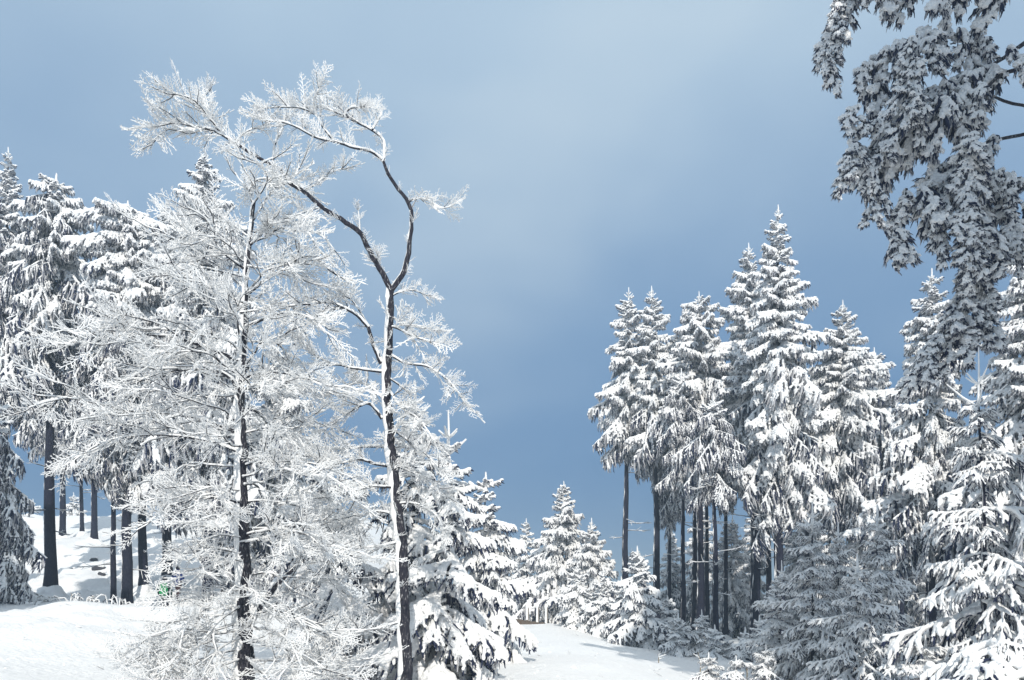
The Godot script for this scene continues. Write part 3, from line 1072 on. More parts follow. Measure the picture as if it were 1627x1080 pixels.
# ---------------------------------------------------------------- the overhanging spruce at the right
func overhanging_spruce() -> void:
	var base := spot(1760, 17.5)
	var t := thing("old_spruce", "old spruce outside the right edge whose snow clotted boughs hang into the sky", "tree", base)
	var r := seeded(1760)
	var st := stem(17.5, 0.34, Vector3(0, 0, 0), 99)
	var g := Geo.new()
	g.tube(st[0], st[1], 12, 0.05, r)
	piece("trunk", mesh_of([[g, M.spruce_bark]]), t)
	# boughs: line, then the sprays: where they hang along the line, how long
	var B := [
		[[[1760, -60], [1660, -40], [1560, -30], [1450, -35], [1360, -20], [1330, 0]], 1.0, 0.07, 1.04, 0.4],
		[[[1760, 20], [1700, 30], [1640, 60], [1590, 95], [1530, 130], [1470, 150]], 0.6, 0.07, 1.04, 0.6],
		[[[1590, 95], [1520, 60], [1450, 70], [1400, 90], [1375, 110]], 1.2, 0.04, 0.96, 0.1],
		[[[1760, 85], [1690, 90], [1640, 105], [1595, 115], [1565, 140], [1530, 150], [1450, 180], [1380, 200]], 1.4, 0.06, 0.96, 0.6],
		[[[1500, 165], [1440, 200], [1390, 230], [1360, 250]], 1.6, 0.035, 0.88, 0.15],
		[[[1760, 170], [1680, 175], [1610, 165], [1560, 150], [1500, 165], [1460, 200]], 0.3, 0.045, 0.80, 0.62],
		[[[1760, 190], [1690, 195], [1620, 215], [1570, 225], [1530, 250], [1480, 270]], 0.9, 0.055, 0.96, 0.62],
		[[[1760, 290], [1690, 280], [1630, 285], [1580, 280], [1540, 270], [1490, 290], [1440, 330]], 1.3, 0.05, 0.96, 0.3],
		[[[1760, 400], [1690, 405], [1620, 410], [1590, 395], [1540, 330]], 0.8, 0.035, 0.72, 0.75],
	]
	for i in B.size():
		var e: Array = B[i]
		var p := local_line(e[0], 17.5, base, e[1], 22)
		var bough := piece("bough", limb_mesh(p, e[2], 0.018, Vector3(0, 0.7, 0.1), 0.35, 700 + i), t)
		var l := length_of(p)
		var s: float = e[4]
		while s < 1.0:
			var b := bend(p, s)
			var n := 1
			for k in n:
				var ln: float = e[3] * r.randf_range(0.6, 1.3)
				var x := Vector3(r.randf_range(-0.35, 0.2), -1, r.randf_range(-0.3, 0.45)).normalized()
				_clump(bough, b + Vector3(0, 0.08, r.randf_range(-0.15, 0.25)), x, ln, ln * r.randf_range(0.8, 1.1), r)
			# a spray lying along the bough
			var dir := (bend(p, minf(s + 0.08, 0.9999)) - bend(p, s - 0.08)).normalized()
			if r.randf() < 0.6:
				_clump(bough, b, (dir + Vector3(0, -0.35, r.randf_range(-0.4, 0.4))).normalized(), e[3] * 0.7, e[3] * 0.7, r)
			s += 0.33 / l * r.randf_range(0.7, 1.3)
	# long curtains that hang from boughs, down to the crowns of the trees behind
	var C := [
		[[[1540, 215], [1535, 280], [1530, 350], [1540, 420]], 1.6, 0.9],
		[[[1545, 280], [1560, 350], [1575, 410]], 1.4, 1.0],
		[[[1520, 270], [1500, 340], [1490, 400]], 1.4, 0.8],
		[[[1540, 400], [1530, 460], [1520, 520], [1500, 560]], 1.2, 1.0],
		[[[1550, 420], [1555, 480], [1560, 530]], 0.9, 1.0],
		[[[1520, 470], [1490, 530], [1465, 580]], 1.3, 0.9],
		[[[1440, 300], [1425, 350], [1410, 400]], 1.5, 0.9],
		[[[1400, 230], [1385, 300], [1380, 350]], 1.6, 0.8],
		[[[1590, 270], [1600, 340], [1605, 400]], 0.9, 0.9],
		[[[1340, -10], [1320, 50], [1305, 110]], 1.2, 0.75],
		[[[1360, 170], [1350, 230], [1345, 290]], 1.7, 0.8],
		[[[1450, 60], [1440, 130], [1435, 180]], 1.5, 0.9],
	]
	for i in C.size():
		var e: Array = C[i]
		var p := local_line(e[0], 17.5 - e[1], base, 0.2, 14)
		var bough := piece("hanging_bough", limb_mesh(p, 0.03, 0.012, Vector3(0, 0.5, 0.3), 0.5, 760 + i), t)
		var l := length_of(p)
		var s := 0.0
		while s < 1.0:
			for k in 1 + r.randi() % 2:
				var an := r.randf() * TAU
				var x := Vector3(cos(an) * 0.45, -0.9, sin(an) * 0.5 + 0.1).normalized()
				_clump(bough, bend(p, s), x, e[2] * r.randf_range(0.5, 0.95), e[2] * r.randf_range(0.6, 0.9), r)
			s += 0.23 / l
	# the crown on, above the picture
	var y := 9.0
	while y < 17.0:
		for k in 5:
			var a := y * 2.1 + TAU * k / 5.0 + r.randf_range(-0.3, 0.3)
			var l := (3.6 * (17.5 - y) / 8.5 + 0.3) * r.randf_range(0.8, 1.1)
			if cos(a) < -0.35 and y < 15.0:
				continue
			piece("bough", pools.hanging[r.randi() % pools.hanging.size()], t, bough_frame(Vector3(0, y, 0), a, -0.3, 0.0, l, l))
		y += 0.7


func _clump(parent: Node3D, b: Vector3, x: Vector3, l: float, w: float, r: RandomNumberGenerator) -> void:
	# the spray's upper face turns outwards, towards the open
	var f := Vector3(r.randf_range(-0.5, 0.2), 0.5, 1.0)
	var y := (f - x * f.dot(x)).normalized()
	y = y.rotated(x, r.randf_range(-0.7, 0.7))
	piece("snow_spray", pools.clumped[r.randi() % pools.clumped.size()], parent, Transform3D(Basis(x * l, y * w, x.cross(y) * w), b))


# ---------------------------------------------------------------- people
func person(label: String, px: float, d: float, face: float, jacket: Color, trousers: Color, pack: bool, sd: int) -> void:
	var t := thing("person", label, "person", spot(px, d))
	t.rotation.y = face
	var body := Blob.new(Vector3(-0.45, -0.03, -0.4), Vector3(0.45, 1.85, 0.4), 0.024)
	var legs := Blob.new(Vector3(-0.3, -0.03, -0.4), Vector3(0.3, 1.1, 0.4), 0.024)
	var coat := Blob.new(Vector3(-0.45, 0.7, -0.4), Vector3(0.45, 1.65, 0.4), 0.024)
	var J := {}
	J.hl = Vector3(-0.1, 0.92, 0); J.hr = Vector3(0.1, 0.92, 0)
	J.kl = Vector3(-0.11, 0.5, -0.12); J.kr = Vector3(0.11, 0.49, 0.03)
	J.al = Vector3(-0.11, 0.09, -0.1); J.ar = Vector3(0.11, 0.1, 0.2)
	J.sl = Vector3(-0.19, 1.42, 0); J.sr = Vector3(0.19, 1.42, 0)
	J.el = Vector3(-0.27, 1.15, 0.08); J.er = Vector3(0.27, 1.15, -0.02)
	J.wl = Vector3(-0.25, 0.95, -0.08); J.wr = Vector3(0.25, 0.93, -0.16)
	for s in ["l", "r"]:
		body.cap(J["h" + s], J["k" + s], 0.085, 0.058, 0.03); body.cap(J["k" + s], J["a" + s], 0.056, 0.04, 0.02)
		body.cap(J["s" + s], J["e" + s], 0.052, 0.042, 0.03); body.cap(J["e" + s], J["w" + s], 0.04, 0.03, 0.02)
		legs.cap(J["h" + s] + Vector3(0, 0.03, 0), J["k" + s], 0.105, 0.078, 0.03); legs.cap(J["k" + s], J["a" + s], 0.076, 0.066, 0.02)
		coat.cap(J["s" + s], J["e" + s], 0.075, 0.065, 0.04); coat.cap(J["e" + s], J["w" + s], 0.064, 0.05, 0.03)
	body.cap(Vector3(0, 0.95, 0), Vector3(0, 1.36, 0), 0.13, 0.15, 0.06); body.cap(J.sl, J.sr, 0.07, 0.07, 0.05)
	body.cap(Vector3(0, 1.4, 0), Vector3(0, 1.55, -0.01), 0.06, 0.055, 0.04)
	body.cap(Vector3(0, 1.62, -0.01), Vector3(0, 1.69, 0.0), 0.078, 0.088, 0.03)
	body.cap(Vector3(0, 1.56, -0.05), Vector3(0, 1.6, -0.07), 0.04, 0.045, 0.03); body.cap(Vector3(0, 1.64, -0.09), Vector3(0, 1.61, -0.11), 0.012, 0.018, 0.015)
	legs.cap(J.hl, J.hr, 0.13, 0.13, 0.05)
	coat.cap(Vector3(0, 0.9, 0), Vector3(0, 1.36, 0), 0.175, 0.18, 0.06); coat.cap(J.sl, J.sr, 0.095, 0.095, 0.06); coat.cap(Vector3(0, 1.42, 0), Vector3(0, 1.53, 0), 0.1, 0.085, 0.04)
	var cm := matte(jacket, 0.7)
	var tm := matte(trousers, 0.85)
	var dm := matte(Color(0.02, 0.02, 0.03), 0.8)
	for e in [["body", body, matte(Color(0.42, 0.27, 0.2), 0.6)], ["trousers", legs, tm], ["jacket", coat, cm]]:
		var g := Geo.new()
		e[1].nets(g)
		piece(e[0], mesh_of([[g, e[2]]]), t)
	var r := seeded(sd)
	var hat := Blob.new(Vector3(-0.15, 1.55, -0.15), Vector3(0.15, 1.88, 0.15), 0.016)
	hat.cap(Vector3(0, 1.67, 0.005), Vector3(0, 1.73, 0.01), 0.102, 0.092, 0.02)
	var gh := Geo.new()
	hat.nets(gh)
	piece("hat", mesh_of([[gh, dm]]), t)
	for s in ["l", "r"]:
		var gb := Geo.new()
		var a: Vector3 = J["a" + s]
		var boot := Blob.new(a + Vector3(-0.12, -0.13, -0.3), a + Vector3(0.12, 0.16, 0.15), 0.018)
		boot.cap(a + Vector3(0, 0.06, 0), a + Vector3(0, -0.04, 0.02), 0.06, 0.055, 0.03); boot.cap(a + Vector3(0, -0.05, 0.02), a + Vector3(0, -0.06, -0.16), 0.05, 0.045, 0.03)
		boot.nets(gb)
		piece("boot", mesh_of([[gb, dm]]), t)
		# gloved hand: palm, four fingers, thumb
		var w: Vector3 = J["w" + s]
		var q: Vector3 = (w - (J["e" + s] as Vector3)).normalized()
		var inn := -1.0 if s == "r" else 1.0
		var hand := Blob.new(w + Vector3(-0.13, -0.2, -0.17), w + Vector3(0.13, 0.08, 0.13), 0.007)
		hand.cap(w, w + q * 0.08, 0.03, 0.036, 0.015)
		for k in 4:
			var b := w + q * 0.085 + Vector3(0, 0, 0.03 - 0.02 * k)
			var m := b + q * (0.04 - 0.004 * absf(k - 1.4)) + Vector3(inn * 0.008, 0, 0)
			hand.cap(b, m, 0.0105, 0.01, 0.006); hand.cap(m, m + (q + Vector3(inn * 0.7, 0, 0)).normalized() * 0.032, 0.01, 0.008, 0.005)
		hand.cap(w + q * 0.03 + Vector3(0, 0, -0.025), w + q * 0.075 + Vector3(inn * 0.02, 0, -0.05), 0.014, 0.01, 0.01)
		var gg := Geo.new()
		hand.nets(gg)
		piece("glove", mesh_of([[gg, dm]]), t)
	if pack:
		var pk := Blob.new(Vector3(-0.25, 0.9, 0.02), Vector3(0.25, 1.6, 0.45), 0.02)
		pk.cap(Vector3(-0.08, 1.02, 0.24), Vector3(-0.08, 1.38, 0.24), 0.115, 0.105, 0.05); pk.cap(Vector3(0.08, 1.02, 0.24), Vector3(0.08, 1.38, 0.24), 0.115, 0.105, 0.05)
		pk.cap(Vector3(-0.08, 1.46, 0.22), Vector3(0.08, 1.46, 0.22), 0.075, 0.075, 0.02)
		var gp := Geo.new()
		pk.nets(gp)
		piece("backpack", mesh_of([[gp, matte(Color(0.015, 0.27, 0.085), 0.6)]]), t)


# ---------------------------------------------------------------- small things on the snow
func brush(label: String, px: float, d: float, wide: float, n: int, sd: int) -> void:
	var t := thing("snowy_brush", label, "brush", spot(px, d), "brush bent down under the snow")
	var r := seeded(sd)
	var bl := Blob.new(Vector3(-wide - 0.3, -0.35, -0.8), Vector3(wide + 0.3, 0.8, 0.8), 0.05)
	var g := Geo.new()
	for k in 5:
		var x := r.randf_range(-wide, wide) * 0.8
		bl.cap(Vector3(x, 0.0, r.randf_range(-0.3, 0.3)), Vector3(x + r.randf_range(-0.4, 0.4), r.randf_range(0.05, 0.2), r.randf_range(-0.3, 0.3)), 0.22, 0.16, 0.15)
	bl.roughen(lumps, 0.06, 0.3, Vector3(sd, 0, 0))
	bl.nets(g)
	piece("snow_cap", mesh_of([[g, M.snow]]), t)
	for k in n:
		var b := Vector3(r.randf_range(-wide, wide), -0.1, r.randf_range(-0.4, 0.5))
		var a := r.randf() * TAU
		var out := Vector3(cos(a), 0, sin(a) * 0.6 + 0.2) * r.randf_range(0.2, 0.7)
		var hh := r.randf_range(0.25, 0.7)
		var p := smooth_line([b, b + out * 0.3 + Vector3(0, hh, 0), b + out * 0.8 + Vector3(0, hh * 0.85, 0), b + out * 1.2 + Vector3(0, hh * 0.3, 0)], 8)
		var gw := Geo.new()
		var gd := Geo.new()
		gd.tube(p, PackedFloat32Array([0.02, 0.018, 0.016, 0.015, 0.014, 0.012, 0.01, 0.006]), 5, 0.2, r)
		var q := PackedVector3Array()
		for v in p:
			q.append(v + Vector3(0, 0.016, 0))
		gw.tube(q, PackedFloat32Array([0.012, 0.02, 0.026, 0.03, 0.03, 0.026, 0.018, 0.008]), 5, 0.3, r)
		for j in 5:
			var s := r.randf_range(0.3, 0.95)
			var c := bend(p, s)
			var e := c + Vector3(r.randf_range(-0.2, 0.2), r.randf_range(-0.16, 0.12), r.randf_range(-0.2, 0.2))
			(gd if j % 2 == 0 else gw).tube(PackedVector3Array([c, c.lerp(e, 0.5) + Vector3(0, 0.02, 0), e]), PackedFloat32Array([0.013, 0.012, 0.006]), 4, 0.2, r)
		piece("stem", mesh_of([[gd, M.straw if r.randf() < 0.25 else M.bark], [gw, M.rime]]), t)


func rock(label: String, px: float, d: float, s: float, sd: int) -> void:
	var t := thing("rock", label, "rock", spot(px, d) + Vector3(0, s * 0.1, 0), "dark rocks on the snowy slope")
	var g := Geo.new()
	var b := Blob.new(Vector3.ONE * -s * 1.6, Vector3.ONE * s * 1.6, s * 0.14)
	var r := seeded(sd)
	for k in 3:
		b.cap(Vector3(r.randf_range(-0.5, 0.5), r.randf_range(-0.3, 0.1), r.randf_range(-0.3, 0.3)) * s, Vector3(r.randf_range(-0.5, 0.5), r.randf_range(-0.3, 0.1), r.randf_range(-0.3, 0.3)) * s, s * 0.45, s * 0.35, s * 0.1)
	b.roughen(lumps, s * 0.2, 0.8 / s * 0.06, Vector3(sd, 0, 3))
	b.nets(g)
	piece("stone", mesh_of([[g, M.rock]]), t)
	var c := Blob.new(Vector3(-s * 1.5, -s * 0.5, -s * 1.5), Vector3(s * 1.5, s * 1.5, s * 1.5), s * 0.14)
	c.cap(Vector3(-0.35 * s, 0.42 * s, -0.15 * s), Vector3(0.35 * s, 0.42 * s, -0.15 * s), s * 0.42, s * 0.38, s * 0.1, 1.6)
	var gc := Geo.new()
	c.nets(gc)
	piece("snow_cap", mesh_of([[gc, M.snow]]), t)


func fence_post(label: String, px: float, d: float, h: float) -> void:
	var t := thing("fence_post", label, "post", spot(px, d), "fence posts on the rise")
	var r := seeded(int(px))
	var g := Geo.new()
	g.tube(PackedVector3Array([Vector3(0, -0.3, 0), Vector3(0, h * 0.5, 0), Vector3(0.01, h, 0)]), PackedFloat32Array([0.1, 0.1, 0.09]), 8, 0.06, r)
	piece("post", mesh_of([[g, M.wood]]), t)
	var b := Blob.new(Vector3(-0.25, -0.1, -0.25), Vector3(0.25, h + 0.4, 0.3), 0.03)
	b.cap(Vector3(0, h + 0.03, 0), Vector3(0, h + 0.12, 0), 0.12, 0.08, 0.03)
	b.cap(Vector3(-0.03, 0.0, 0.07), Vector3(-0.02, h, 0.06), 0.07, 0.06, 0.03)
	var gs := Geo.new()
	b.nets(gs)
	piece("snow_cap", mesh_of([[gs, M.snow]]), t)


func stalk(label: String, px: float, d: float, h: float, sd: int) -> void:
	var t := thing("dry_stalk", label, "stalk", spot(px, d), "dry stalks sticking out of the snow")
	var r := seeded(sd)
	var g := Geo.new()
	var w := Geo.new()
	var p := PackedVector3Array([Vector3(0, -0.1, 0), Vector3(0.02, h * 0.5, 0), Vector3(r.randf_range(-0.08, 0.08), h, 0)])
	g.tube(p, PackedFloat32Array([0.022, 0.018, 0.01]), 5, 0.15, r)
	for k in 5:
		var b := bend(p, r.randf_range(0.35, 0.95))
		var e := b + Vector3(r.randf_range(-0.25, 0.25), r.randf_range(0.02, 0.2), r.randf_range(-0.2, 0.2))
		w.tube(PackedVector3Array([b, b.lerp(e, 0.6), e]), PackedFloat32Array([0.018, 0.018, 0.01]), 5, 0.3, r)
	piece("stem", mesh_of([[g, M.straw]]), t)
	piece("shoots", mesh_of([[w, M.rime]]), t)


# ---------------------------------------------------------------- ground, sky
func make_ground() -> void:
	var g := Geo.new()
	var xs := PackedFloat32Array()
	var zs := PackedFloat32Array()
	for i in 361:
		var u := (i - 180) / 180.0
		xs.append(70.0 * u + 2930.0 * u * pow(absf(u), 9.0))
	for i in 361:
		var u := i / 360.0
		zs.append(25.0 - 120.0 * u - 2900.0 * pow(u, 12.0))
	var rows := zs.size()
	var cols := xs.size()
	for z in zs:
		for x in xs:
			g.v.append(Vector3(x, ground(x, z), z))
	for j in rows:
		for i in cols:
			var a := g.v[j * cols + maxi(i - 1, 0)]
			var b := g.v[j * cols + mini(i + 1, cols - 1)]
			var c := g.v[maxi(j - 1, 0) * cols + i]
			var d := g.v[mini(j + 1, rows - 1) * cols + i]
			g.n.append((b - a).cross(c - d).normalized())
	for j in rows - 1:
		for i in cols - 1:
			var o := j * cols + i
			g.ix.append(o); g.ix.append(o + 1); g.ix.append(o + cols)
			g.ix.append(o + 1); g.ix.append(o + cols + 1); g.ix.append(o + cols)
	var m := piece("snowy_ground", mesh_of([[g, M.ground]]), self)
	m.set_meta("kind", "structure")
	m.set_meta("label", "snow covered forest clearing rising to the left and falling away behind")


func make_sky() -> ImageTexture:
	var w := 1024
	var h := 512
	var im := Image.create(w, h, false, Image.FORMAT_RGBF)
	var n := FastNoiseLite.new()
	n.seed = 5
	n.frequency = 1.0
	n.fractal_octaves = 4
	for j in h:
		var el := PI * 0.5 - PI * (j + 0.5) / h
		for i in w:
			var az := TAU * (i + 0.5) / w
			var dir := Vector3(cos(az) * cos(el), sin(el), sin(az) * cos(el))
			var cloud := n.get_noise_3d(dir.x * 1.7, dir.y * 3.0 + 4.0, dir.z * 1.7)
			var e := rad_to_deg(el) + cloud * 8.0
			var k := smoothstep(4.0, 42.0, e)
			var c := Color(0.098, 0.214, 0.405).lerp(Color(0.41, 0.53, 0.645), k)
			c = c.lerp(Color(0.78, 0.815, 0.845), smoothstep(34.0, 78.0, e))  # brighter zenith added above the view, to lift the light in shaded snow
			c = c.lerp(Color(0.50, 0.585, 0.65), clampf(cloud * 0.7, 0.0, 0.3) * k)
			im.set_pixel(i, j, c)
	return ImageTexture.create_from_image(im)


# ---------------------------------------------------------------- the scene
func _ready() -> void:
	var cam := Camera3D.new()
	cam.name = "camera"
	cam.position = Vector3(0, EYE, 0)
	cam.near = 0.1
	cam.far = 6000.0
	cam.projection = Camera3D.PROJECTION_FRUSTUM
	cam.size = 0.1 * 1080.0 / FOCAL
	cam.frustum_offset = Vector2(0, 0.1 * (LEVEL - 540.0) / FOCAL)
	add_child(cam)
	cam.current = true

	var env := Environment.new()
	env.background_mode = Environment.BG_SKY
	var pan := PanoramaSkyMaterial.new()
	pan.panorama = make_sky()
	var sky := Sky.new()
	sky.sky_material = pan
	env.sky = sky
	env.tonemap_mode = Environment.TONE_MAPPER_LINEAR
	env.tonemap_exposure = 1.24
	env.fog_enabled = true
	env.fog_density = 0.0025
	env.fog_light_color = Color(0.80, 0.90, 0.97)
	env.sdfgi_enabled = true
	env.ssao_enabled = true
	env.ssil_enabled = true
	var we := WorldEnvironment.new()
	we.name = "environment"
	we.environment = env
	add_child(we)

	var sun := DirectionalLight3D.new()
	sun.name = "sun"
	sun.light_energy = 1.05
	sun.light_color = Color(1.0, 0.98, 0.945)
	sun.light_angular_distance = 0.5
	sun.shadow_enabled = true
	var el := deg_to_rad(33.0)
	var az := deg_to_rad(3.0)
	var towards := Vector3(-sin(az) * cos(el), -sin(el), -cos(az) * cos(el))
	sun.transform = Transform3D(Basis.looking_at(towards), Vector3(20, 30, 20))
	add_child(sun)

	lumps.seed = 21
	lumps.frequency = 11.0
	lumps.fractal_octaves = 3
	rolling.seed = 4
	rolling.frequency = 0.12
	rolling.fractal_octaves = 3

	var t0 := Time.get_ticks_msec()
	make_materials()
	make_pools()
	print("pools ", Time.get_ticks_msec() - t0)
	make_ground()
	print("ground ", Time.get_ticks_msec() - t0)
	trees()
	print("trees ", Time.get_ticks_msec() - t0)
	forked_beech()
	spreading_beech()
	print("beeches ", Time.get_ticks_msec() - t0)
	overhanging_spruce()
	small_things()
	print("all ", Time.get_ticks_msec() - t0)


func trees() -> void:
	# left: tall spruces at the foot of the slope
	spruce("tall_spruce", "tall dark spruce cut off by the left edge, its top above its neighbour", 4, 42, 245, {"wide": 1.7, "crown": 0.4, "full": 1.5, "dead": 6, "dim_from": 0.05, "dim": 1.8})
	spruce("tall_spruce", "tall spruce with blunt top and long bare trunk nearest the left edge", 80, 39, 278, {"wide": 1.95, "crown": 0.46, "full": 2.4, "power": 0.6, "up": 5.0, "shoot": 0.1, "rings": 0, "dead": 14, "trunk": 0.3, "dim_from": 0.05, "dim": 1.8})
	spruce("tall_spruce", "spruce with broken flat top and one long limb reaching left", 202, 37, 318, {"wide": 1.9, "crown": 0.32, "full": 2.8, "power": 0.5, "up": -4.0, "shoot": 0.1, "rings": 0, "dead": 6, "trunk": 0.26, "dim_from": 0.1, "dim": 1.6, "arms": [[0.2, 3.2, 2.5, 0.03], [0.5, -0.1, 2.6, -0.15], [0.35, 1.9, 1.8, -0.1], [1.3, 3.0, 2.7, -0.1]]})
	spruce("tall_spruce", "tall pointed spruce behind the crown of the spreading beech", 330, 36, 250, {"wide": 2.9, "crown": 0.26, "full": 1.4, "dead": 4, "dim_from": 0.3})
	spruce("tall_spruce", "spruce between the flat topped and the pointed one, trunk behind beech twigs", 266, 44, 335, {"wide": 2.4, "crown": 0.36, "full": 1.6, "dead": 6, "dim_from": 0.2})
	spruce("tall_spruce", "spruce standing behind the spreading beech trunk, crown above the twigs", 440, 40, 560, {"wide": 2.8, "crown": 0.1, "full": 1.6})
	spruce("tall_spruce", "slim bare trunked spruce up the left slope beside the blue gap", 150, 58, 470, {"wide": 2.2, "crown": 0.42, "full": 2.0, "dead": 8, "kind": "dim"})
	spruce("tall_spruce", "spruce up the left slope with dark drooping skirt behind the near trunk", 100, 61, 480, {"wide": 2.2, "crown": 0.34, "full": 2.0, "dead": 5, "kind": "dim"})
	spruce("low_spruce", "dark spruce at the left edge with boughs hanging to the snow", -8, 31, 640, {"wide": 1.45, "crown": 0.14, "full": 2.2, "kind": "dim", "down": -40.0})
	# the wood goes on behind the clearing's near edge: its shade lies on the right and on the hollow at the left
	for e in [[9.3, -5.0, 24.0, "tall spruce outside the picture shading the overhanging boughs, inner one"], [12.6, -6.5, 25.0, "tall spruce outside the picture shading the overhanging boughs, outer one"], [-19.5, -9.0, 25.0, "tall spruce outside the picture shading the hollow at the left"]]:
		var w := spruce("shading_spruce", e[3], 813.5 + e[0] / -e[1] * FOCAL, -e[1], LEVEL - (e[2] - EYE) / -e[1] * FOCAL, {"wide": 3.2, "crown": 0.6 if e[0] > 9.0 and e[0] < 10.0 else 0.12, "full": 2.0, "power": 0.5, "far": true, "step": 0.5})
	spruce("tall_spruce", "bare trunk right of the flat topped spruce, rising into shaded boughs", 228, 42, 420, {"wide": 1.9, "crown": 0.4, "full": 2.0, "dead": 8, "trunk": 0.25, "kind": "dim"})
	spruce("tall_spruce", "thin far trunk up the slope in the blue gap", 131, 63, 560, {"wide": 1.7, "crown": 0.45, "full": 2.0, "dead": 6, "trunk": 0.17, "kind": "dim"})
	spruce("tall_spruce", "thin trunk standing close against the flat topped spruce's trunk", 180, 38.5, 480, {"wide": 1.6, "crown": 0.45, "full": 2.0, "dead": 6, "trunk": 0.15, "kind": "dim"})
	spruce("far_spruce", "small far spruce on the skyline left of the near bare trunk", 52, 84, 800, {"wide": 1.6, "crown": 0.05, "far": true})
	spruce("far_spruce", "small far spruce on the skyline right of the near bare trunk", 118, 80, 790, {"wide": 1.8, "crown": 0.05, "far": true})
	spruce("far_spruce", "far spruce low on the skyline behind the flat topped one's trunk", 215, 78, 770, {"wide": 2.0, "crown": 0.05, "far": true})
	# centre: young spruces by the beech
	spruce("young_spruce", "young spruce right of the forked beech with a long bare leader", 712, 20.5, 715, {"kind": "laden", "wide": 2.3, "crown": 0.04, "step": 0.6, "whorl": 4, "power": 0.9, "shoot": 1.0, "rings": 2, "shoot_width": 0.045, "down": -26.0})
	spruce("young_spruce", "young spruce close behind the forked trunk with a thin white leader", 655, 22.5, 660, {"kind": "laden", "wide": 2.0, "crown": 0.05, "step": 0.45, "whorl": 5, "shoot": 0.9, "rings": 2, "shoot_width": 0.045})
	spruce("young_spruce", "snow laden spruce on the right of the dark young spruces", 765, 26, 765, {"kind": "laden", "wide": 1.9, "crown": 0.05, "step": 0.42, "whorl": 6, "shoot": 0.3})
	spruce("young_spruce", "wide young spruce between both beeches with sagging snowy boughs", 520, 21.5, 735, {"kind": "laden", "wide": 2.6, "crown": 0.04, "step": 0.62, "whorl": 4, "down": -28.0})
	# centre distance
	spruce("far_spruce", "small pointed spruce left of the broad one on the rise", 838, 56, 832, {"wide": 1.6, "crown": 0.08, "far": true, "shoot": 0.4})
	spruce("far_spruce", "broad snow white spruce standing on the rise in the middle", 892, 54, 772, {"wide": 3.3, "crown": 0.06, "whorl": 6, "power": 0.75, "shoot": 0.3, "rings": 1})
	spruce("far_spruce", "bluish round topped spruce right of the broad one on the rise", 938, 52, 835, {"wide": 2.3, "crown": 0.05, "full": 1.5, "far": true})
	spruce("far_spruce", "low bluish spruce below the broad one at the snow's edge", 915, 47, 905, {"kind": "laden", "wide": 1.6, "crown": 0.05, "far": true})
	spruce("far_spruce", "low spruce in front of the first bare trunk", 962, 45, 912, {"kind": "laden", "wide": 1.5, "crown": 0.05, "far": true})
	spruce("far_spruce", "small spruce in the gap left of the rise, beside the laden spruce", 812, 60, 868, {"wide": 1.8, "crown": 0.05, "far": true})
	# right: the tall group
	spruce("tall_spruce", "leftmost of the tall spruces right of the gap, slim white spire", 992, 50, 470, {"wide": 1.95, "crown": 0.54, "full": 1.3, "dead": 8, "trunk": 0.24})
	spruce("tall_spruce", "second slim spire of the right group, just taller than the first", 1044, 49, 466, {"wide": 2.1, "crown": 0.53, "full": 1.3, "dead": 8, "trunk": 0.25})
	spruce("tall_spruce", "bushy topped spruce between the slim spires and the tallest one", 1112, 48, 478, {"wide": 2.4, "crown": 0.52, "full": 2.2, "power": 0.6, "dead": 9, "trunk": 0.28})
	spruce("tall_spruce", "spruce whose top leans out left behind the tallest one", 1200, 50, 402, {"lean": Vector3(-0.5, 0, 0.2), "wide": 2.5, "crown": 0.45, "full": 1.5, "dead": 6})
	spruce("tall_spruce", "tallest brightest spruce of the right group with a sharp white spire", 1240, 42, 335, {"wide": 3.1, "crown": 0.33, "full": 1.05, "power": 0.85, "whorl": 7, "dead": 12, "trunk": 0.3, "step": 0.5, "thick": 0.95, "down": -34.0, "hang": 0.7})
	spruce("tall_spruce", "spruce with feathery top right of the tallest one", 1328, 46, 490, {"wide": 2.7, "crown": 0.42, "full": 1.6, "dead": 6})
	spruce("tall_spruce", "lower shoulder spruce between the feathery top and the pointed one", 1388, 49, 565, {"wide": 2.7, "crown": 0.22, "full": 1.8, "dead": 4})
	spruce("tall_spruce", "pointed spruce behind the hanging curtain of snow at the right", 1478, 34, 445, {"wide": 2.8, "crown": 0.3, "full": 1.0, "dead": 6, "whorl": 6, "trunk": 0.24})
	spruce("tall_spruce", "large sunlit spruce cut by the right edge", 1640, 31, 385, {"wide": 3.0, "crown": 0.14, "full": 1.2, "whorl": 6})
	spruce("tall_spruce", "bare trunk standing in front of the spires with a thin crown", 1137, 40, 640, {"kind": "dim", "wide": 1.3, "crown": 0.66, "full": 2.5, "dead": 10, "trunk": 0.2, "power": 0.5})
	spruce("tall_spruce", "thick dark trunk left of the tallest spruce, crown merged with it", 1198, 46, 520, {"wide": 2.0, "crown": 0.55, "full": 2.2, "dead": 8, "trunk": 0.3})
	spruce("tall_spruce", "slender trunk third from the left of the bare ones", 1085, 46, 600, {"kind": "dim", "wide": 1.4, "crown": 0.6, "full": 2.2, "dead": 6, "trunk": 0.18})
	spruce("tall_spruce", "trunk close beside the slender third one, in deeper shade", 1102, 49, 600, {"kind": "dim", "wide": 1.4, "crown": 0.6, "full": 2.2, "dead": 6, "trunk": 0.2})
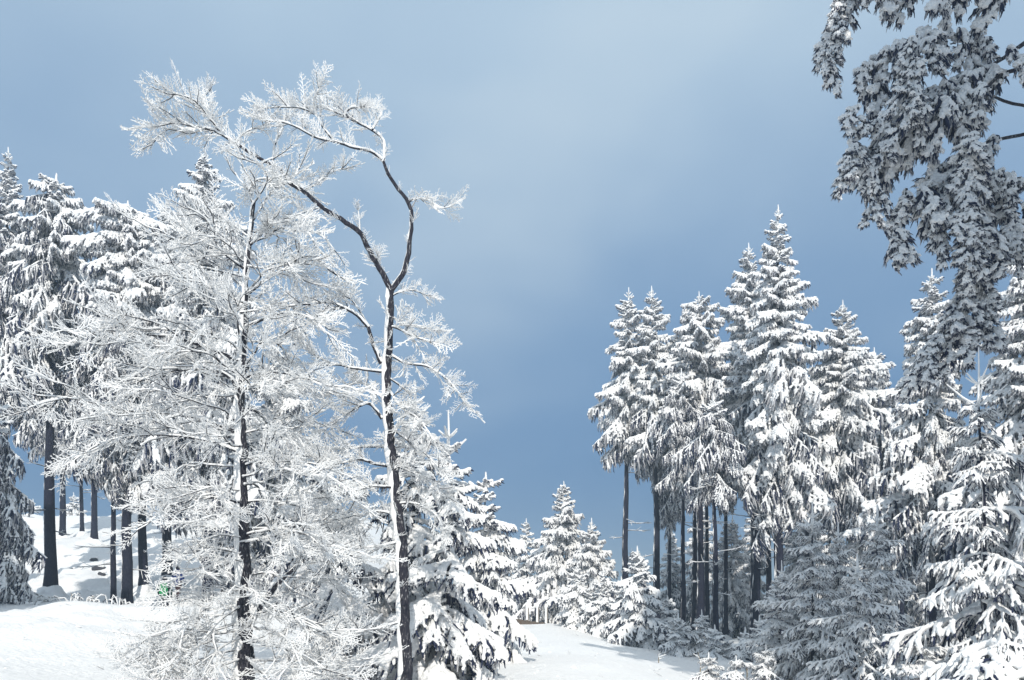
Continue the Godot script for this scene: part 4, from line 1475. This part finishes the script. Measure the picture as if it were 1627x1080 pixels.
	for e in [[1062, 60, 640, "thin trunk in the gap behind the second slim spire"], [1124, 56, 560, "trunk behind the bushy topped spruce, right of the paired ones"], [1152, 55, 600, "dim trunk between the bare ones and the thick dark trunk"], [1222, 50, 560, "dim trunk close right of the thick dark trunk"], [1282, 53, 590, "dim trunk behind the right side of the tallest spruce"], [1352, 55, 620, "dim trunk below the feathery topped spruce"], [1432, 46, 640, "dim trunk left of the pointed spruce"]]:
		spruce("tall_spruce", e[3], e[0], e[1], e[2], {"wide": 1.5, "crown": 0.52, "full": 2.2, "power": 0.5, "dead": 9, "trunk": 0.21, "kind": "dim", "step": 0.5})
	for e in [[1070, 72, 850, "far hazy spruce low between the slim spires' trunks"], [1108, 70, 800, "far hazy spruce behind the slender trunks"], [1195, 68, 800, "far hazy spruce behind the thick dark trunk"], [1320, 66, 760, "far hazy spruce under the feathery topped one"], [1460, 60, 740, "far hazy spruce beneath the pointed one"], [1005, 68, 880, "far hazy spruce at the foot of the first bare trunk"]]:
		spruce("far_spruce", e[3], e[0], e[1], e[2], {"wide": 2.3, "crown": 0.04, "far": true, "dim_from": 0.2})
	for e in [[1126, 24, 1046, 0.5, "snowy seedling at the bottom edge left of its two neighbours"], [1172, 23, 1052, 0.45, "snowy seedling at the bottom edge between its two neighbours"], [1212, 23.5, 1035, 0.55, "snowy seedling at the bottom edge beside the shaded saplings"]]:
		spruce("young_spruce", e[4], e[0], e[1], e[2], {"kind": "open", "wide": e[3], "crown": 0.05, "step": 0.16, "whorl": 4, "shoot": 0.2, "shoot_width": 0.025})
	for e in [[940, 46, 935, 1.0, "low snowy spruce at the crest right of the bluish one"], [984, 43, 925, 1.2, "low snowy spruce left of the sunlit young one"], [1062, 41, 955, 1.0, "low snowy spruce between the sunlit young one and the bushy pair"], [1134, 35.5, 1003, 0.8, "little spruce right of the bushy pair"], [1182, 32, 1008, 0.8, "little spruce left of the small drooping one"], [1206, 29.5, 990, 0.9, "little spruce in front of the small drooping one"]]:
		spruce("young_spruce", e[4], e[0], e[1], e[2], {"kind": "laden", "wide": e[3], "crown": 0.03, "step": 0.3, "whorl": 5, "shoot": 0.3})
	# under the right group
	spruce("young_spruce", "sunlit young spruce in front of the slim spires", 1016, 40, 880, {"kind": "laden", "wide": 1.75, "crown": 0.03, "step": 0.36, "whorl": 6, "shoot": 0.4, "power": 0.9})
	spruce("young_spruce", "left one of two low bushy spruces before the bare trunks", 1075, 37, 985, {"kind": "laden", "wide": 0.95, "crown": 0.03, "step": 0.28, "shoot": 0.35})
	spruce("young_spruce", "right one of two low bushy spruces before the bare trunks", 1115, 37.5, 980, {"kind": "young", "wide": 1.1, "crown": 0.03, "step": 0.26, "shoot": 0.35, "shoot_width": 0.04})
	spruce("young_spruce", "tiny white spruce at the foot of the bare trunks", 1155, 36, 1022, {"kind": "laden", "wide": 0.45, "crown": 0.03, "step": 0.2, "shoot": 0.2})
	spruce("far_spruce", "low shaded spruce filling the gap behind the bare trunks", 1160, 60, 830, {"wide": 2.6, "crown": 0.05, "far": true})
	spruce("far_spruce", "shaded spruce far behind the tallest one's trunk", 1270, 62, 780, {"wide": 2.6, "crown": 0.05, "far": true})
	spruce("far_spruce", "dim spruce deep in the wood behind the shaded saplings", 1400, 60, 740, {"wide": 3.0, "crown": 0.05, "far": true})
	spruce("far_spruce", "dim spruce deep behind the pointed one's trunk", 1520, 52, 760, {"wide": 3.0, "crown": 0.05, "far": true})
	spruce("young_spruce", "small drooping white spruce beside the thick dark trunk", 1226, 34, 945, {"kind": "laden", "wide": 0.8, "crown": 0.1, "step": 0.3, "shoot": 0.3, "down": -45.0})
	spruce("young_spruce", "thin sapling at the left of the shaded saplings", 1236, 26, 915, {"kind": "young", "wide": 1.0, "crown": 0.03, "step": 0.3, "shoot": 0.5, "shoot_width": 0.03})
	spruce("young_spruce", "tall open sapling with candle shoots, left of the three shaded ones", 1290, 24, 830, {"kind": "open", "wide": 1.30, "crown": 0.03, "whorl": 5, "step": 0.4, "shoot": 0.6, "shoot_width": 0.035})
	spruce("young_spruce", "middle one of the three tall shaded saplings", 1328, 25, 855, {"kind": "open", "wide": 1.24, "crown": 0.03, "whorl": 5, "step": 0.4, "shoot": 0.5, "shoot_width": 0.035})
	spruce("young_spruce", "right one of the three tall shaded saplings, with a forked leader", 1390, 24, 835, {"kind": "open", "wide": 1.46, "crown": 0.03, "whorl": 5, "step": 0.4, "shoot": 0.6, "shoot_width": 0.035})
	spruce("young_spruce", "low wide sapling in front of the three tall ones", 1358, 21, 910, {"kind": "open", "wide": 1.35, "crown": 0.03, "step": 0.34, "whorl": 5, "shoot": 0.5, "shoot_width": 0.035})
	spruce("young_spruce", "large near spruce at the right edge with finger like snowy twigs", 1568, 14.5, 635, {"kind": "open", "wide": 1.75, "crown": 0.04, "step": 0.46, "whorl": 5, "shoot": 0.95, "shoot_width": 0.02, "rings": 2, "power": 1.0, "thick": 1.15})
	spruce("young_spruce", "low spruce heaped with rounded snow in the bottom right corner", 1595, 11.5, 1018, {"kind": "open", "wide": 1.4, "crown": 0.15, "step": 0.2, "whorl": 6, "shoot": 0.12, "rings": 1, "full": 3.0, "thick": 1.5, "up": 5.0, "down": -28.0})
	spruce("young_spruce", "small spruce low at the right beneath the pointed one", 1475, 15, 1030, {"kind": "young", "wide": 0.9, "crown": 0.0, "step": 0.22, "shoot": 0.25, "shoot_width": 0.03})


func small_things() -> void:
	person("hiker with a green backpack walking away beyond the beech twigs", 262, 38, 0.2, Color(0.015, 0.05, 0.04), Color(0.02, 0.02, 0.035), true, 1)
	person("hiker in a blue jacket and brown trousers right of the green one", 283, 41, -0.3, Color(0.012, 0.03, 0.16), Color(0.06, 0.03, 0.03), false, 2)
	brush("brush bent under snow before the bare trunk at the left edge", 115, 32, 1.6, 22, 1)
	brush("low tangle of snowy stems right of the near bare trunk", 180, 35, 1.2, 16, 2)
	brush("dark tangle of stems in the shade at the left edge", 25, 38, 1.3, 18, 3)
	rock("dark rock half sunk in the slope, upper one", 150, 52, 0.35, 1)
	rock("dark rock on the slope beside a snowy mound", 158, 49, 0.45, 2)
	rock("small dark rock lowest on the slope", 163, 46, 0.3, 3)
	rock("small rock left of the others on the slope", 115, 49, 0.25, 4)
	fence_post("left one of three snowy fence posts", 838, 51, 1.0)
	fence_post("middle one of three snowy fence posts", 854, 51, 1.05)
	fence_post("right one of three snowy fence posts", 868, 50, 1.0)
	stalk("dry stalk in the snow left of the tiny white spruce", 1112, 26, 0.8, 1)
	stalk("dry stalk in the snow right of the tiny white spruce", 1186, 25, 0.7, 2)
	stalk("short dry stalk alone on the open snow", 1046, 30, 0.3, 3)
	# lumps of snow shed by the trees, and bits of twig
	var r := seeded(77)
	var lumps_at := []
	var bits_at := []
	for k in 900:
		var d := r.randf_range(11.0, 48.0)
		var x := r.randf_range(-0.66, 0.66) * d
		if x < -0.12 * d and r.randf() < 0.5:
			continue
		var p := Vector3(x, ground(x, -d), -d)
		var w := r.randf_range(0.02, 0.07) * (2.0 if r.randf() < 0.08 else 1.0)
		lumps_at.append(Transform3D(Basis.from_euler(Vector3(0, r.randf() * TAU, 0)).scaled(Vector3(w, w * 0.7, w)), p))
		if k % 4 == 0:
			bits_at.append(Transform3D(Basis.from_euler(Vector3(r.randf_range(-0.2, 0.2), r.randf() * TAU, r.randf_range(-0.1, 0.3))).scaled(Vector3.ONE * r.randf_range(0.12, 0.35)), p + Vector3(0.1, 0.01, 0.1)))
	var fallen := Node3D.new()
	fallen.name = "fallen_snow"
	fallen.set_meta("label", "small lumps of shed snow and bits of twig scattered over the clearing")
	fallen.set_meta("category", "snow lumps")
	fallen.set_meta("kind", "stuff")
	add_child(fallen)
	copies("snow_lumps", pools.collar[1], lumps_at, fallen)
	copies("twig_bits", pools.spray[7], bits_at, fallen)
	# a bank of bare earth on the rise
	var b := Blob.new(Vector3(-1.6, -0.6, -0.8), Vector3(1.8, 0.6, 0.8), 0.05)
	b.cap(Vector3(-1.0, 0.0, 0.0), Vector3(0.9, -0.12, 0.1), 0.3, 0.22, 0.1)
	b.roughen(lumps, 0.12, 0.25, Vector3.ZERO)
	var g := Geo.new()
	b.nets(g)
	var e := piece("earth_bank", mesh_of([[g, M.earth]]), self, Transform3D(Basis.IDENTITY, spot(838, 48.5)))
	e.set_meta("kind", "structure")
	e.set_meta("label", "bank of bare brown earth on the rise")
